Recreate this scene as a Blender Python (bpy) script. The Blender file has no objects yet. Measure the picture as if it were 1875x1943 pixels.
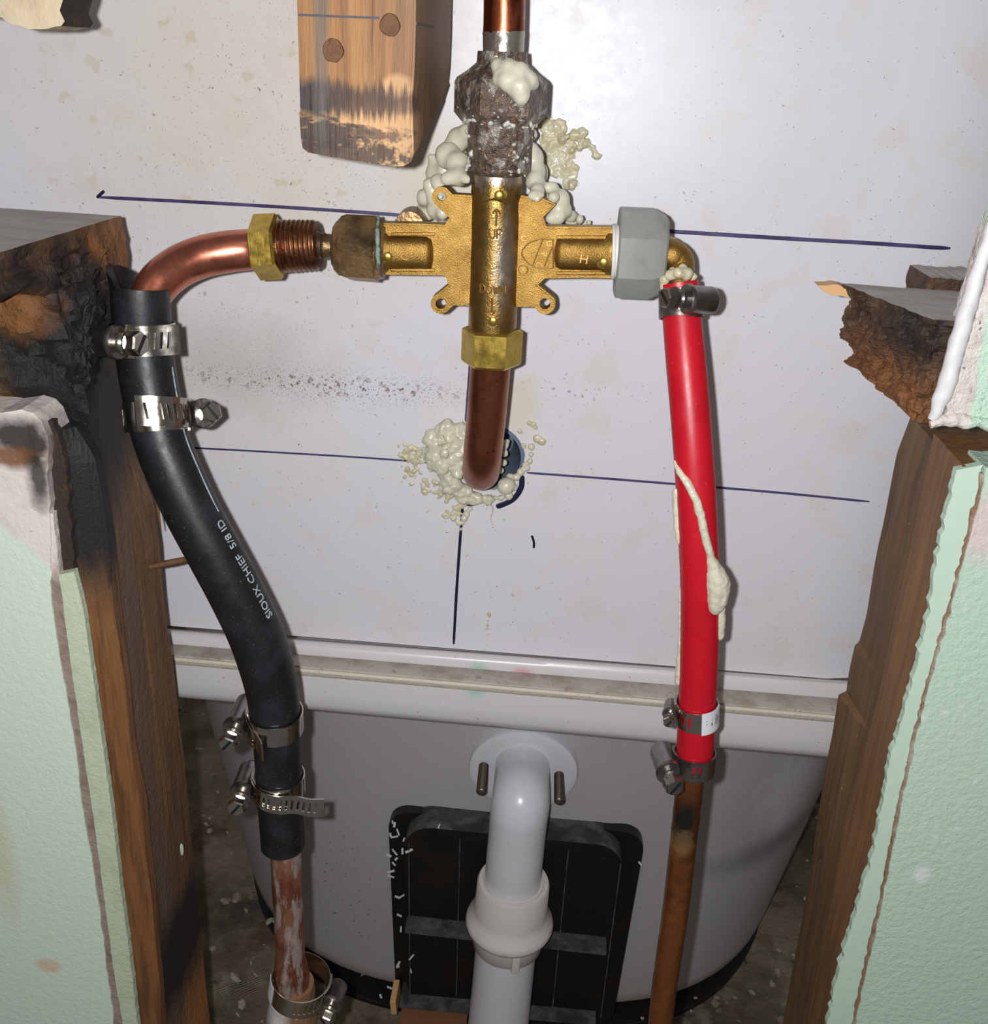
import bpy, bmesh, math, random
from mathutils import Vector, Matrix, noise
random.seed(7)
C = bpy.context.scene.collection
R = math.radians
# ------------------------------------------------------------------ camera
W_, H_, F_ = 1875.0, 1943.0, 1950.0
PITCH, YAW, ROLL, DIST = R(24), R(2.3), R(3.6), 0.48
camd = bpy.data.cameras.new('camera'); cam = bpy.data.objects.new('camera', camd); C.objects.link(cam)
camd.sensor_fit = 'HORIZONTAL'; camd.sensor_width = 36.0; camd.lens = 36.0 * F_ / W_
camd.clip_start = 0.01; camd.clip_end = 20
CM = Matrix.Rotation(YAW, 4, 'Z') @ Matrix.Rotation(R(90) - PITCH, 4, 'X') @ Matrix.Rotation(ROLL, 4, 'Z')
CP = Vector((0, -DIST, DIST * math.tan(PITCH)))
cam.matrix_world = Matrix.Translation(CP) @ CM
bpy.context.scene.camera = cam
# ------------------------------------------------------------------ world, lamp of the phone, exposure
sc = bpy.context.scene
sc.view_settings.view_transform = 'Standard'; sc.view_settings.look = 'None'
sc.view_settings.gamma = 1.0; sc.view_settings.exposure = 0.0; sc.view_settings.use_curve_mapping = False
w = bpy.data.worlds.new('world'); sc.world = w; w.use_nodes = True
w.node_tree.nodes['Background'].inputs[0].default_value = (1.0, 0.96, 0.92, 1)
w.node_tree.nodes['Background'].inputs[1].default_value = 0.12
ld = bpy.data.lights.new('phone_flash', 'POINT'); ld.energy = 8.3; ld.shadow_soft_size = 0.0035; ld.color = (0.97, 0.975, 1.0)
lo = bpy.data.objects.new('phone_flash', ld); C.objects.link(lo)
lo.location = CP + CM.to_3x3() @ Vector((-0.016, 0.004, 0))
# a dim warm area light above and behind the camera
ad = bpy.data.lights.new('rear_area_light', 'AREA'); ad.energy = 0.55; ad.size = 0.5; ad.color = (1.0, 0.9, 0.78)
ao = bpy.data.objects.new('rear_area_light', ad); C.objects.link(ao)
ao.location = (-0.35, -1.1, 1.15); ao.rotation_euler = (Vector((0.0, 0, 0)) - Vector(ao.location)).to_track_quat('-Z', 'Y').to_euler()

def ray(px, py):
    return CM.to_3x3() @ Vector(((px - W_ / 2) / F_, -(py - H_ / 2) / F_, -1))
def P(px, py, Y):                       # the place at depth plane Y
    d = ray(px, py); t = (Y - CP.y) / d.y
    return CP + d * t
CMI = CM.to_3x3().inverted()
def proj(p):
    v = CMI @ (Vector(p) - CP)
    return (W_ / 2 + F_ * v.x / -v.z, H_ / 2 - F_ * v.y / -v.z)
def S(px, py, Y):                       # metres per pixel there
    return (CMI @ (P(px, py, Y) - CP)).z / -F_
def lerp(a, b, t): return a + (b - a) * t
def interp(tab, v):
    tab = sorted(tab)
    if v <= tab[0][0]:
        a, b = tab[0], tab[1]
    elif v >= tab[-1][0]:
        a, b = tab[-2], tab[-1]
    else:
        for a, b in zip(tab, tab[1:]):
            if a[0] <= v <= b[0]: break
    return a[1] + (b[1] - a[1]) * (v - a[0]) / (b[0] - a[0] or 1e-9)

# ------------------------------------------------------------------ object bookkeeping
def thing(name, label, cat, loc, group=None):
    o = bpy.data.objects.new(name, None); C.objects.link(o); o.location = loc
    o.empty_display_size = 0.01
    o['label'] = label; o['category'] = cat
    if group: o['group'] = group
    return o
def tag(o, label, cat, group=None):
    o['label'] = label; o['category'] = cat
    if group: o['group'] = group
    return o
def obj(name, bm, m, parent=None, smooth=True, angle=40, recalc=True):
    if recalc: bmesh.ops.recalc_face_normals(bm, faces=bm.faces)
    me = bpy.data.meshes.new(name); bm.to_mesh(me); bm.free()
    ms = m if isinstance(m, (list, tuple)) else [m]
    for x in ms: me.materials.append(x)
    o = bpy.data.objects.new(name, me); C.objects.link(o)
    if smooth:
        me.shade_smooth()
        try: me.set_sharp_from_angle(angle=R(angle))
        except Exception: pass
    if parent:
        o.parent = parent
        q = Vector((0, 0, 0)); p = parent
        while p: q += p.location; p = p.parent
        o.location = -q
    return o
def struct(o): o['kind'] = 'structure'; return o

# ------------------------------------------------------------------ mesh builders
def catmull(pts, n):
    out = []
    N = len(pts)
    for i in range(N - 1):
        p0 = pts[max(i - 1, 0)]; p1 = pts[i]; p2 = pts[i + 1]; p3 = pts[min(i + 2, N - 1)]
        for k in range(n):
            t = k / n
            out.append([0.5 * ((2 * b) + (-a + c) * t + (2 * a - 5 * b + 4 * c - d) * t * t + (-a + 3 * b - 3 * c + d) * t ** 3)
                        for a, b, c, d in zip(p0, p1, p2, p3)])
    out.append(list(pts[-1]))
    return out
class Path:
    """centre line with radii: pts = (px,py,r_px,Y)"""
    def __init__(s, pts, n=10, world=False):
        q = []
        for a in pts:
            if world: q.append(list(a))
            else:
                v = P(a[0], a[1], a[3]); q.append([v.x, v.y, v.z, a[2] * S(a[0], a[1], a[3])])
        q = catmull(q, n)
        s.c = [Vector(a[:3]) for a in q]; s.r = [a[3] for a in q]
        s.len = [0]
        for a, b in zip(s.c, s.c[1:]): s.len.append(s.len[-1] + (b - a).length)
    def at(s, L):
        L = max(0, min(L, s.len[-1] - 1e-7))
        for i in range(len(s.len) - 1):
            if s.len[i] <= L <= s.len[i + 1]: break
        t = (L - s.len[i]) / max(1e-9, s.len[i + 1] - s.len[i])
        c = s.c[i].lerp(s.c[i + 1], t)
        a = s.c[max(0, i - 1)]; b = s.c[min(len(s.c) - 1, i + 2)]
        return c, (b - a).normalized(), lerp(s.r[i], s.r[i + 1], t)
    def near(s, py):
        best = min(range(len(s.c)), key=lambda i: abs(proj(s.c[i])[1] - py))
        lo_, hi_ = s.len[max(0, best - 1)], s.len[min(len(s.c) - 1, best + 1)]
        return min((lerp(lo_, hi_, k / 40) for k in range(41)), key=lambda L: abs(proj(s.at(L)[0])[1] - py))
    def frame(s, L):
        c, t, r = s.at(L)
        f = Vector((0, -1, 0)); f = (f - t * f.dot(t)).normalized()
        x = f.cross(t) if True else None
        if x.x < 0: x = -x
        return c, t, r, f, x
    def on(s, L, ang, h=0):
        c, t, r, f, x = s.frame(L)
        return c + (f * math.cos(ang) + x * math.sin(ang)) * (r + h)
def ringmesh(bm, rings, cap0=True, cap1=True, closed=True):
    vs = [[bm.verts.new(p) for p in r] for r in rings]
    n = len(vs[0])
    for a, b in zip(vs, vs[1:]):
        for k in range(n if closed else n - 1):
            try: bm.faces.new((a[k], a[(k + 1) % n], b[(k + 1) % n], b[k]))
            except ValueError: pass
    if closed and cap0: bm.faces.new(vs[0])
    if closed and cap1: bm.faces.new(vs[-1][::-1])
    return vs
def perp_frame(t, ref=None):
    ref = ref or Vector((0, -1, 0))
    if abs(t.dot(ref)) > 0.95: ref = Vector((0, 0, 1))
    f = (ref - t * ref.dot(t)).normalized()
    return f, t.cross(f)
def tube_bm(path, segs=32, hollow0=0, hollow1=0, wall=0.0025, bump=0, bscale=300, bm=None):
    bm = bm or bmesh.new()
    rings = []
    n = len(path.c)
    f = None
    items = []
    for i in range(n):
        t = (path.c[min(i + 1, n - 1)] - path.c[max(i - 1, 0)]).normalized()
        if f is None: f, _ = perp_frame(t)
        f = (f - t * f.dot(t)).normalized()
        items.append((path.c[i], t, f.copy(), t.cross(f), path.r[i]))
    def ring(it, r):
        c, t, f, g, _ = it
        out = []
        for k in range(segs):
            a = 2 * math.pi * k / segs
            d = f * math.cos(a) + g * math.sin(a)
            p = c + d * r
            if bump: p += d * noise.noise(p * bscale) * bump
            out.append(p)
        return out
    if hollow0:
        j = max(1, int(hollow0)); 
        rings += [ring(items[i], items[i][4] - wall) for i in range(j, -1, -1)]
        rings.append(ring(items[0], items[0][4] - wall * 0.3))
    rings += [ring(it, it[4]) for it in items]
    if hollow1:
        j = int(hollow1)
        rings.append(ring(items[-1], items[-1][4] - wall * 0.3))
        rings += [ring(items[-1 - i], items[-1 - i][4] - wall) for i in range(0, j + 1)]
    ringmesh(bm, rings)
    return bm
def lathe_bm(p0, p1, prof, segs=40, rot=0, bm=None, ref=None, shape=None, bump=0, bscale=400):
    """prof: (t 0..1 along p0->p1, radius m)"""
    bm = bm or bmesh.new()
    t = (p1 - p0).normalized(); f, g = perp_frame(t, ref)
    rings = []
    for u, r in prof:
        c = p0.lerp(p1, u); ring = []
        for k in range(segs):
            a = rot + 2 * math.pi * k / segs
            q = shape[k] if shape else (math.cos(a), math.sin(a))
            d = f * q[0] + g * q[1]
            p = c + d * r
            if bump: p += d.normalized() * noise.noise(p * bscale) * bump
            ring.append(p)
        rings.append(ring)
    ringmesh(bm, rings)
    return bm
def subdiv(bm, n=1):
    bmesh.ops.subdivide_edges(bm, edges=bm.edges[:], cuts=n, use_grid_fill=True)
def jitter(bm, amp, scale, fn=None, oct_=3):
    bm.normal_update()
    for v in bm.verts:
        k = fn(v.co) if fn else 1
        if k: v.co += v.normal * (noise.fractal(v.co * scale, 0.8, 2.0, oct_) * amp * k)
def prism_bm(front, back, cap_sub=0, steps=6):
    """front/back: lists of world points (same count)"""
    bm = bmesh.new()
    rings = [[a.lerp(b, i / steps) for a, b in zip(front, back)] for i in range(steps + 1)]
    ringmesh(bm, rings, False, False)
    bm.verts.ensure_lookup_table(); n = len(front)
    for base in (0, steps * n):
        vs = [bm.verts[base + i] for i in range(n)]
        es = [bm.edges.get((vs[i], vs[(i + 1) % n])) for i in range(n)]
        bmesh.ops.triangle_fill(bm, edges=es, use_beauty=True, use_dissolve=False)
    return bm
def densify(pts, d):
    out = []
    for a, b in zip(pts, pts[1:] + pts[:1]):
        m = max(1, int((Vector(b) - Vector(a)).length / d))
        out += [tuple(Vector(a).lerp(Vector(b), k / m)) for k in range(m)]
    return out
def plate_bm(pts, Yf, Yb, d=None, steps=2, rag=0):
    """outline in photo pixels at plane Yf, straight back to Yb, same size"""
    if d: pts = densify(pts, d)
    fr = [P(a[0], a[1], Yf) for a in pts]
    if rag: fr = [p + Vector((noise.noise(p * 350), 0, noise.noise(p * 350 + Vector((9, 4, 2))))) * rag for p in fr]
    bk = [Vector((p.x, Yb, p.z)) for p in fr]
    return prism_bm(fr, bk, steps=steps)
def box_bm(c, ex, ey, ez, hx, hy, hz, bm=None, bev=0):
    bm = bm or bmesh.new()
    vs = []
    for x, y, z in ((-1,-1,-1),(1,-1,-1),(1,1,-1),(-1,1,-1),(-1,-1,1),(1,-1,1),(1,1,1),(-1,1,1)):
        vs.append(bm.verts.new(c + ex * hx * x + ey * hy * y + ez * hz * z))
    fs = [bm.faces.new([vs[i] for i in q]) for q in ((0,3,2,1),(4,5,6,7),(0,1,5,4),(1,2,6,5),(2,3,7,6),(3,0,4,7))]
    if bev: 
        es = list({e for f in fs for e in f.edges})
        bmesh.ops.bevel(bm, geom=es, offset=bev, segments=2, affect='EDGES', profile=0.6)
    return bm
def sphere_to(bm, c, r, sq=(1, 1, 1), sub=3):
    m = Matrix.Translation(c) @ Matrix.Diagonal((r * sq[0], r * sq[1], r * sq[2], 1))
    bmesh.ops.create_icosphere(bm, subdivisions=sub, radius=1, matrix=m)
def blob(name, balls, m, parent=None, voxel=0.0007, smooth=12, rag=0.0005, rscale=120, sq=(1, 1, 1)):
    """balls: (px,py,r_px,Y) merged into one lumpy solid"""
    bm = bmesh.new()
    for b in balls:
        c = P(b[0], b[1], b[3]); sphere_to(bm, c, b[2] * S(b[0], b[1], b[3]), b[4] if len(b) > 4 else sq)
    me = bpy.data.meshes.new('tmp'); bm.to_mesh(me); bm.free()
    o = bpy.data.objects.new('tmp', me); C.objects.link(o)
    q = o.modifiers.new('r', 'REMESH'); q.mode = 'VOXEL'; q.voxel_size = voxel
    if smooth:
        s = o.modifiers.new('s', 'SMOOTH'); s.iterations = smooth; s.factor = 0.6
    dg = bpy.context.evaluated_depsgraph_get(); me2 = bpy.data.meshes.new_from_object(o.evaluated_get(dg))
    bpy.data.objects.remove(o)
    bm = bmesh.new(); bm.from_mesh(me2)
    if rag: jitter(bm, rag, rscale)
    return obj(name, bm, m, parent, angle=180)
def text_bm(txt, size, ext):
    cu = bpy.data.curves.new('t', 'FONT'); cu.body = txt; cu.size = size; cu.extrude = ext; cu.resolution_u = 3
    cu.align_x = 'CENTER'; cu.align_y = 'CENTER'
    o = bpy.data.objects.new('t', cu); C.objects.link(o)
    dg = bpy.context.evaluated_depsgraph_get(); me = bpy.data.meshes.new_from_object(o.evaluated_get(dg))
    bpy.data.objects.remove(o); bm = bmesh.new(); bm.from_mesh(me)
    return bm
def wrap(bm, path, L0, a0, rotdeg=0, h=0.0):
    """local x -> right around the tube, y -> up the tube (against path direction), rotated by rotdeg"""
    ca, sa = math.cos(R(rotdeg)), math.sin(R(rotdeg))
    bmesh.ops.triangulate(bm, faces=bm.faces)
    for v in bm.verts:
        x = v.co.x * ca - v.co.y * sa; y = v.co.x * sa + v.co.y * ca
        c, t, r = path.at(L0 - y)
        v.co = path.on(L0 - y, a0 + x / r, v.co.z + h)
    return bm

# ------------------------------------------------------------------ materials
def lin(c):
    return tuple(((x / 255) / 12.92 if x / 255 <= 0.04045 else ((x / 255 + 0.055) / 1.055) ** 2.4) for x in c) + (1,)
def mat(name, base, rough=0.5, metal=0.0, layers=(), bumps=(), rough_var=0, spec=0.5, coat=0):
    """layers: ('n',col,scale(3),lo,hi,amt) noise / ('v',col,scale,lo,hi,amt) dots / ('d',col,nvec,c,soft,amp,nscale) side of a plane /
       ('s',col,centre,radii,soft,amp,nscale[,amt]) patch.  colours are sRGB 0-255"""
    m = bpy.data.materials.new(name); m.use_nodes = True
    nt = m.node_tree; N = nt.nodes; Lk = nt.links; b = N['Principled BSDF']
    b.inputs['Roughness'].default_value = rough; b.inputs['Metallic'].default_value = metal
    b.inputs['Specular IOR Level'].default_value = spec
    if coat: b.inputs['Coat Weight'].default_value = coat; b.inputs['Coat Roughness'].default_value = 0.15
    tc = N.new('ShaderNodeTexCoord').outputs['Object']
    def mapping(scale, loc=(0, 0, 0)):
        q = N.new('ShaderNodeMapping'); q.inputs['Scale'].default_value = scale; q.inputs['Location'].default_value = loc
        Lk.new(tc, q.inputs['Vector']); return q.outputs[0]
    def nz(scale, detail=5, off=0):
        s = scale if isinstance(scale, (tuple, list)) else (scale,) * 3
        q = N.new('ShaderNodeTexNoise'); q.inputs['Scale'].default_value = 1; q.inputs['Detail'].default_value = detail
        q.inputs['Roughness'].default_value = 0.6
        Lk.new(mapping(s, (off, off * 1.7, off * 0.6)), q.inputs['Vector']); return q.outputs['Fac']
    def mr(v, lo, hi, a=0.0, z=1.0):
        q = N.new('ShaderNodeMapRange'); q.inputs[1].default_value = lo; q.inputs[2].default_value = hi
        q.inputs[3].default_value = a; q.inputs[4].default_value = z
        Lk.new(v, q.inputs[0]); return q.outputs[0]
    def mth(op, a, c=None):
        q = N.new('ShaderNodeMath'); q.operation = op
        for i, x in enumerate((a, c)):
            if x is None: continue
            if isinstance(x, (int, float)): q.inputs[i].default_value = x
            else: Lk.new(x, q.inputs[i])
        return q.outputs[0]
    def warpv(v, amt=0.7):
        q = N.new('ShaderNodeTexNoise'); q.inputs['Scale'].default_value = 2.2; q.inputs['Detail'].default_value = 2; Lk.new(v, q.inputs['Vector'])
        e = N.new('ShaderNodeVectorMath'); e.operation = 'SCALE'; e.inputs['Scale'].default_value = amt; Lk.new(q.outputs['Color'], e.inputs[0])
        a_ = N.new('ShaderNodeVectorMath'); a_.operation = 'ADD'; Lk.new(v, a_.inputs[0]); Lk.new(e.outputs[0], a_.inputs[1]); return a_.outputs[0]
    rgb = N.new('ShaderNodeRGB'); rgb.outputs[0].default_value = lin(base); cur = rgb.outputs[0]
    for k, l in enumerate(layers):
        kind, col = l[0], l[1]; amt = 1.0
        if kind == 'n':
            f = mr(nz(l[2], 6, k * 3.1 + 1), l[3], l[4]); amt = l[5]
        elif kind == 'v':
            q = N.new('ShaderNodeTexVoronoi'); q.inputs['Scale'].default_value = 1
            s = l[2] if isinstance(l[2], (tuple, list)) else (l[2],) * 3
            mp = warpv(mapping(s, (k * 2.3,) * 3))
            Lk.new(mp, q.inputs['Vector']); f = mr(q.outputs['Distance'], l[4], l[3])
            g = mr(nz(tuple(x * 0.3 for x in s), 2, 5 + k), 0.5, 0.6); f = mth('MULTIPLY', f, g); amt = l[5]
        elif kind == 'd':
            q = N.new('ShaderNodeVectorMath'); q.operation = 'DOT_PRODUCT'; Lk.new(tc, q.inputs[0]); q.inputs[1].default_value = l[2]
            v = mth('SUBTRACT', q.outputs['Value'], l[3]); n_ = mth('MULTIPLY', mth('SUBTRACT', nz(l[6], 5, k), 0.5), l[5])
            f = mr(mth('ADD', v, n_), -l[4], l[4]); amt = l[7] if len(l) > 7 else 1
        elif kind == 's':
            r = l[3]
            q = N.new('ShaderNodeVectorMath'); q.operation = 'SUBTRACT'; Lk.new(tc, q.inputs[0]); q.inputs[1].default_value = l[2]
            d = N.new('ShaderNodeVectorMath'); d.operation = 'DIVIDE'; Lk.new(q.outputs[0], d.inputs[0]); d.inputs[1].default_value = r
            e = N.new('ShaderNodeVectorMath'); e.operation = 'LENGTH'; Lk.new(d.outputs[0], e.inputs[0])
            n_ = mth('MULTIPLY', mth('SUBTRACT', nz(l[6], 6, k), 0.5), l[5])
            f = mr(mth('ADD', e.outputs['Value'], n_), 1 + l[4], 1 - l[4]); amt = l[7] if len(l) > 7 else 1
            if len(l) > 8:       # only as dots
                q = N.new('ShaderNodeTexVoronoi'); q.inputs['Scale'].default_value = 1; Lk.new(warpv(mapping((l[8],) * 3), 0.9), q.inputs['Vector'])
                f = mth('MULTIPLY', f, mr(q.outputs['Distance'], l[9], l[9] * 0.55))
        if amt != 1: f = mth('MULTIPLY', f, amt)
        mx = N.new('ShaderNodeMix'); mx.data_type = 'RGBA'; Lk.new(f, mx.inputs['Factor'])
        Lk.new(cur, mx.inputs[6]); mx.inputs[7].default_value = lin(col); cur = mx.outputs[2]
    Lk.new(cur, b.inputs['Base Color'])
    if rough_var:
        Lk.new(mr(nz(180, 4, 9), 0.3, 0.7, rough - rough_var, rough + rough_var), b.inputs['Roughness'])
    prev = None
    for i, (s, st, dist) in enumerate(bumps):
        q = N.new('ShaderNodeBump'); q.inputs['Strength'].default_value = st; q.inputs['Distance'].default_value = dist
        Lk.new(nz(s, 4, 20 + i), q.inputs['Height'])
        if prev: Lk.new(prev, q.inputs['Normal'])
        prev = q.outputs['Normal']
    if prev: Lk.new(prev, b.inputs['Normal'])
    return m
def V(px, py, Y): return tuple(P(px, py, Y))

M = {}
M['panel'] = mat('white_acrylic_panel', (215, 213, 218), 0.36, 0, [
    ('n', (214, 205, 190), 9, 0.52, 0.72, 0.28),
    ('s', (208, 196, 172), V(500, 200, 0), (0.085, 1, 0.075), 0.6, 0.9, 22, 0.5),
    ('s', (150, 136, 112), V(500, 260, 0), (0.07, 1, 0.075), 0.5, 0.9, 40, 0.55, 520, 0.20),
    ('s', (212, 198, 170), V(840, 360, 0), (0.022, 1, 0.022), 0.5, 0.6, 60, 0.6),
    ('s', (160, 150, 135), V(430, 690, 0), (0.04, 1, 0.018), 0.7, 1.2, 60, 0.35),
    ('s', (104, 92, 76), V(620, 730, 0), (0.064, 1, 0.0042), 0.7, 1.0, 60, 0.9, 200, 0.30),
    ('s', (100, 88, 72), V(560, 250, 0), (0.10, 1, 0.09), 0.6, 1.0, 30, 0.7, 150, 0.11),
    ('s', (196, 182, 154), V(480, 180, 0), (0.12, 1, 0.10), 0.6, 1.0, 30, 0.6, 60, 0.2),
    ('s', (150, 138, 118), V(700, 1080, 0), (0.10, 1, 0.05), 0.6, 1.0, 30, 0.6, 120, 0.12),
    ('s', (110, 100, 88), V(1050, 735, 0), (0.035, 1, 0.006), 0.7, 1.2, 60, 0.6, 300, 0.26),
    ('s', (84, 74, 62), V(600, 728, 0), (0.062, 1, 0.0045), 0.7, 1.0, 60, 0.85, 420, 0.30),
    ('s', (96, 86, 74), V(620, 732, 0), (0.070, 1, 0.0080), 0.7, 1.6, 70, 0.8, 900, 0.32),
    ('s', (120, 110, 98), V(450, 650, 0), (0.035, 1, 0.03), 0.7, 1.2, 40, 0.6, 800, 0.22),
    ('n', (206, 196, 178), 40, 0.54, 0.66, 0.35),
    ('v', (128, 116, 98), 230, 0.05, 0.10, 0.6),
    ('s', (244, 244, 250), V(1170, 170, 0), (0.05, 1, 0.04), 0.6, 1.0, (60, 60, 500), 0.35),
    ('v', (138, 122, 100), 150, 0.035, 0.075, 0.75),
    ('v', (90, 78, 70), 330, 0.06, 0.12, 0.75),
    ('v', (176, 160, 132), 70, 0.04, 0.075, 0.5),
    ('s', (214, 205, 182), V(985, 770, 0), (0.010, 1, 0.015), 0.4, 1.0, 90, 0.7),
    ], [((700, 700, 700), 0.02, 0.0004)], rough_var=0.05, spec=0.32)
M['rim'] = mat('white_tub_rim', (208, 205, 206), 0.3, 0, [
    ('n', (198, 188, 170), 16, 0.5, 0.7, 0.35), ('v', (120, 104, 84), 260, 0.07, 0.14, 0.7),
    ('s', (120, 190, 160), V(905, 1290, -0.015), (0.005, 0.02, 0.006), 0.5, 0.9, 200, 0.6),
    ('s', (220, 120, 130), V(990, 1292, -0.015), (0.005, 0.02, 0.003), 0.5, 0.9, 200, 0.6)], [(500, 0.05, 0.0005)])
M['rim_dirt'] = mat('dusty_tub_ledge', (186, 178, 168), 0.6, 0, [
    ('n', (150, 132, 110), 60, 0.45, 0.62, 0.6), ('n', (110, 84, 62), (160, 160, 160), 0.58, 0.68, 0.5),
    ('v', (90, 70, 52), 400, 0.1, 0.2, 0.7)], [(600, 0.3, 0.0006)])
M['caulk'] = mat('aged_caulk', (205, 196, 178), 0.5, 0, [('v', (110, 90, 66), 300, 0.08, 0.16, 0.8)], [(400, 0.5, 0.001)])
M['tub'] = mat('white_tub_shell', (178, 174, 176), 0.42, 0, [
    ('n', (166, 158, 150), 8, 0.45, 0.7, 0.4),
    ('s', (60, 54, 52), V(625, 1730, 0.07), (0.045, 1, 0.055), 0.5, 0.8, 20, 0.9, 240, 0.17),
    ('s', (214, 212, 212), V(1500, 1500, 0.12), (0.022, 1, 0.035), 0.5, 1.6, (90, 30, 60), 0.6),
    ('s', (96, 92, 92), V(1460, 1610, 0.12), (0.045, 1, 0.012), 0.7, 0.7, 40, 0.55),  # dark band: shade of the shell's crease put into the colour
    ('s', (178, 156, 132), V(700, 1880, 0.09), (0.3, 1, 0.02), 0.6, 0.8, 14, 0.5),
    ('v', (70, 62, 58), 120, 0.03, 0.06, 0.8)])
M['pvc'] = mat('white_pvc', (218, 216, 222), 0.28, 0, [('n', (206, 200, 192), 25, 0.55, 0.7, 0.4), ('v', (110, 100, 90), 140, 0.03, 0.05, 0.6)], coat=0.2)
M['pvc_cream'] = mat('cream_pvc_nut', (214, 209, 202), 0.35, 0, [('n', (170, 156, 130), 90, 0.6, 0.72, 0.5)])
M['black_plastic'] = mat('black_plastic', (13, 13, 14), 0.45, 0, [('v', (120, 125, 120), 300, 0.06, 0.1, 0.5), ('n', (30, 22, 14), 30, 0.5, 0.65, 0.7)], [(300, 0.4, 0.001)])
M['dusty_black'] = mat('dusty_black_plastic', (66, 66, 66), 0.7, 0, [('n', (110, 108, 102), 90, 0.45, 0.7, 0.7), ('n', (30, 34, 34), 60, 0.5, 0.6, 0.7)], [(500, 0.5, 0.001)])
M['floor'] = mat('dirty_subfloor', (166, 154, 132), 0.85, 0, [
    ('n', (96, 84, 70), 9, 0.42, 0.6, 0.8), ('n', (184, 174, 158), 26, 0.56, 0.68, 0.7), ('n', (110, 82, 66), 16, 0.55, 0.64, 0.6),
    ('n', (56, 68, 62), 12, 0.56, 0.66, 0.5), ('v', (178, 170, 156), 70, 0.16, 0.26, 0.8), ('v', (24, 20, 18), 50, 0.14, 0.22, 0.6)], [(40, 0.8, 0.006), (300, 0.5, 0.002)])
CH = lambda px, py, Y, rr, am=1.0, amp=0.8: ('s', (19, 17, 16), V(px, py, Y), rr, 0.35, amp, (60, 60, 30), am)
M['wood_l'] = mat('charred_stud_wood', (112, 80, 48), 0.7, 0, [
    ('n', (82, 54, 32), (420, 420, 16), 0.42, 0.60, 0.75), ('n', (134, 98, 62), (900, 900, 40), 0.56, 0.66, 0.5), ('n', (150, 104, 58), (220, 220, 7), 0.55, 0.7, 0.55), ('n', (96, 84, 74), (30, 30, 6), 0.5, 0.66, 0.6),
    ('n', (40, 24, 14), (260, 260, 14), 0.62, 0.7, 0.8),
    ('s', (140, 88, 40), V(40, 560, -0.12), (0.03, 0.06, 0.016), 0.5, 0.9, (60, 60, 40), 0.5),
    ('s', (168, 106, 48), V(190, 560, -0.09), (0.012, 0.05, 0.022), 0.5, 1.2, (90, 90, 40), 0.8),
    CH(130, 720, -0.11, (0.026, 0.05, 0.052), 1.0, 1.0), CH(120, 600, -0.12, (0.036, 0.05, 0.030), 0.9, 2.0), CH(200, 780, -0.09, (0.014, 0.06, 0.03), 0.9),
    CH(30, 620, -0.12, (0.05, 0.04, 0.008), 0.9, 1.6), ('s', (126, 80, 34), V(25, 590, -0.12), (0.012, 0.03, 0.010), 0.5, 1.0, 90, 0.8),
    CH(340, 1800, -0.085, (0.017, 0.055, 0.030), 0.95, 0.9),
    ('s', (196, 128, 62), V(372, 1910, -0.06), (0.006, 0.03, 0.03), 0.5, 0.5, (200, 200, 20), 0.8)],
    [((300, 300, 20), 0.5, 0.0015), (260, 0.7, 0.002), (900, 0.5, 0.0008)])
M['wood_l2'] = mat('charred_board_wood', (124, 82, 44), 0.65, 0, [
    ('n', (82, 52, 30), (300, 300, 22), 0.45, 0.60, 0.7), ('n', (138, 96, 58), (700, 700, 60), 0.58, 0.66, 0.5), ('n', (146, 96, 52), (140, 140, 14), 0.56, 0.68, 0.5),
    CH(150, 900, -0.118, (0.05, 0.06, 0.050), 1.0, 0.7), ('n', (30, 20, 14), (70, 70, 16), 0.64, 0.7, 0.8)],
    [((500, 500, 40), 0.6, 0.0012), (900, 0.4, 0.0006)])
M['wood_r'] = mat('brown_stud_wood', (110, 80, 48), 0.6, 0, [
    ('n', (82, 60, 40), (300, 300, 12), 0.42, 0.62, 0.7), ('n', (128, 98, 64), (900, 900, 30), 0.58, 0.68, 0.5), ('n', (132, 104, 72), (60, 60, 7), 0.56, 0.72, 0.6), ('n', (60, 42, 26), (40, 40, 12), 0.62, 0.7, 0.6),
    ('v', (190, 176, 158), (160, 160, 90), 0.04, 0.08, 0.7)], [((500, 500, 30), 0.45, 0.001), (900, 0.3, 0.0005)])
M['wood_r2'] = mat('orange_brown_board_wood', (136, 96, 54), 0.6, 0, [
    ('n', (108, 74, 44), (300, 300, 16), 0.42, 0.62, 0.7), ('n', (90, 62, 40), (900, 900, 60), 0.6, 0.68, 0.6), ('n', (156, 116, 68), (90, 90, 10), 0.58, 0.72, 0.5), ('v', (60, 42, 28), (150, 150, 90), 0.05, 0.1, 0.7)],
    [((260, 260, 24), 0.4, 0.001)])
M['wood_gray'] = mat('weathered_grey_cut_wood', (168, 160, 154), 0.5, 0, [
    ('n', (132, 120, 108), (26, 90, 60), 0.42, 0.64, 0.7), ('n', (168, 164, 160), (60, 160, 90), 0.58, 0.72, 0.6), ('n', (116, 92, 66), 30, 0.6, 0.7, 0.5)], [(300, 0.4, 0.001)])
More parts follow.
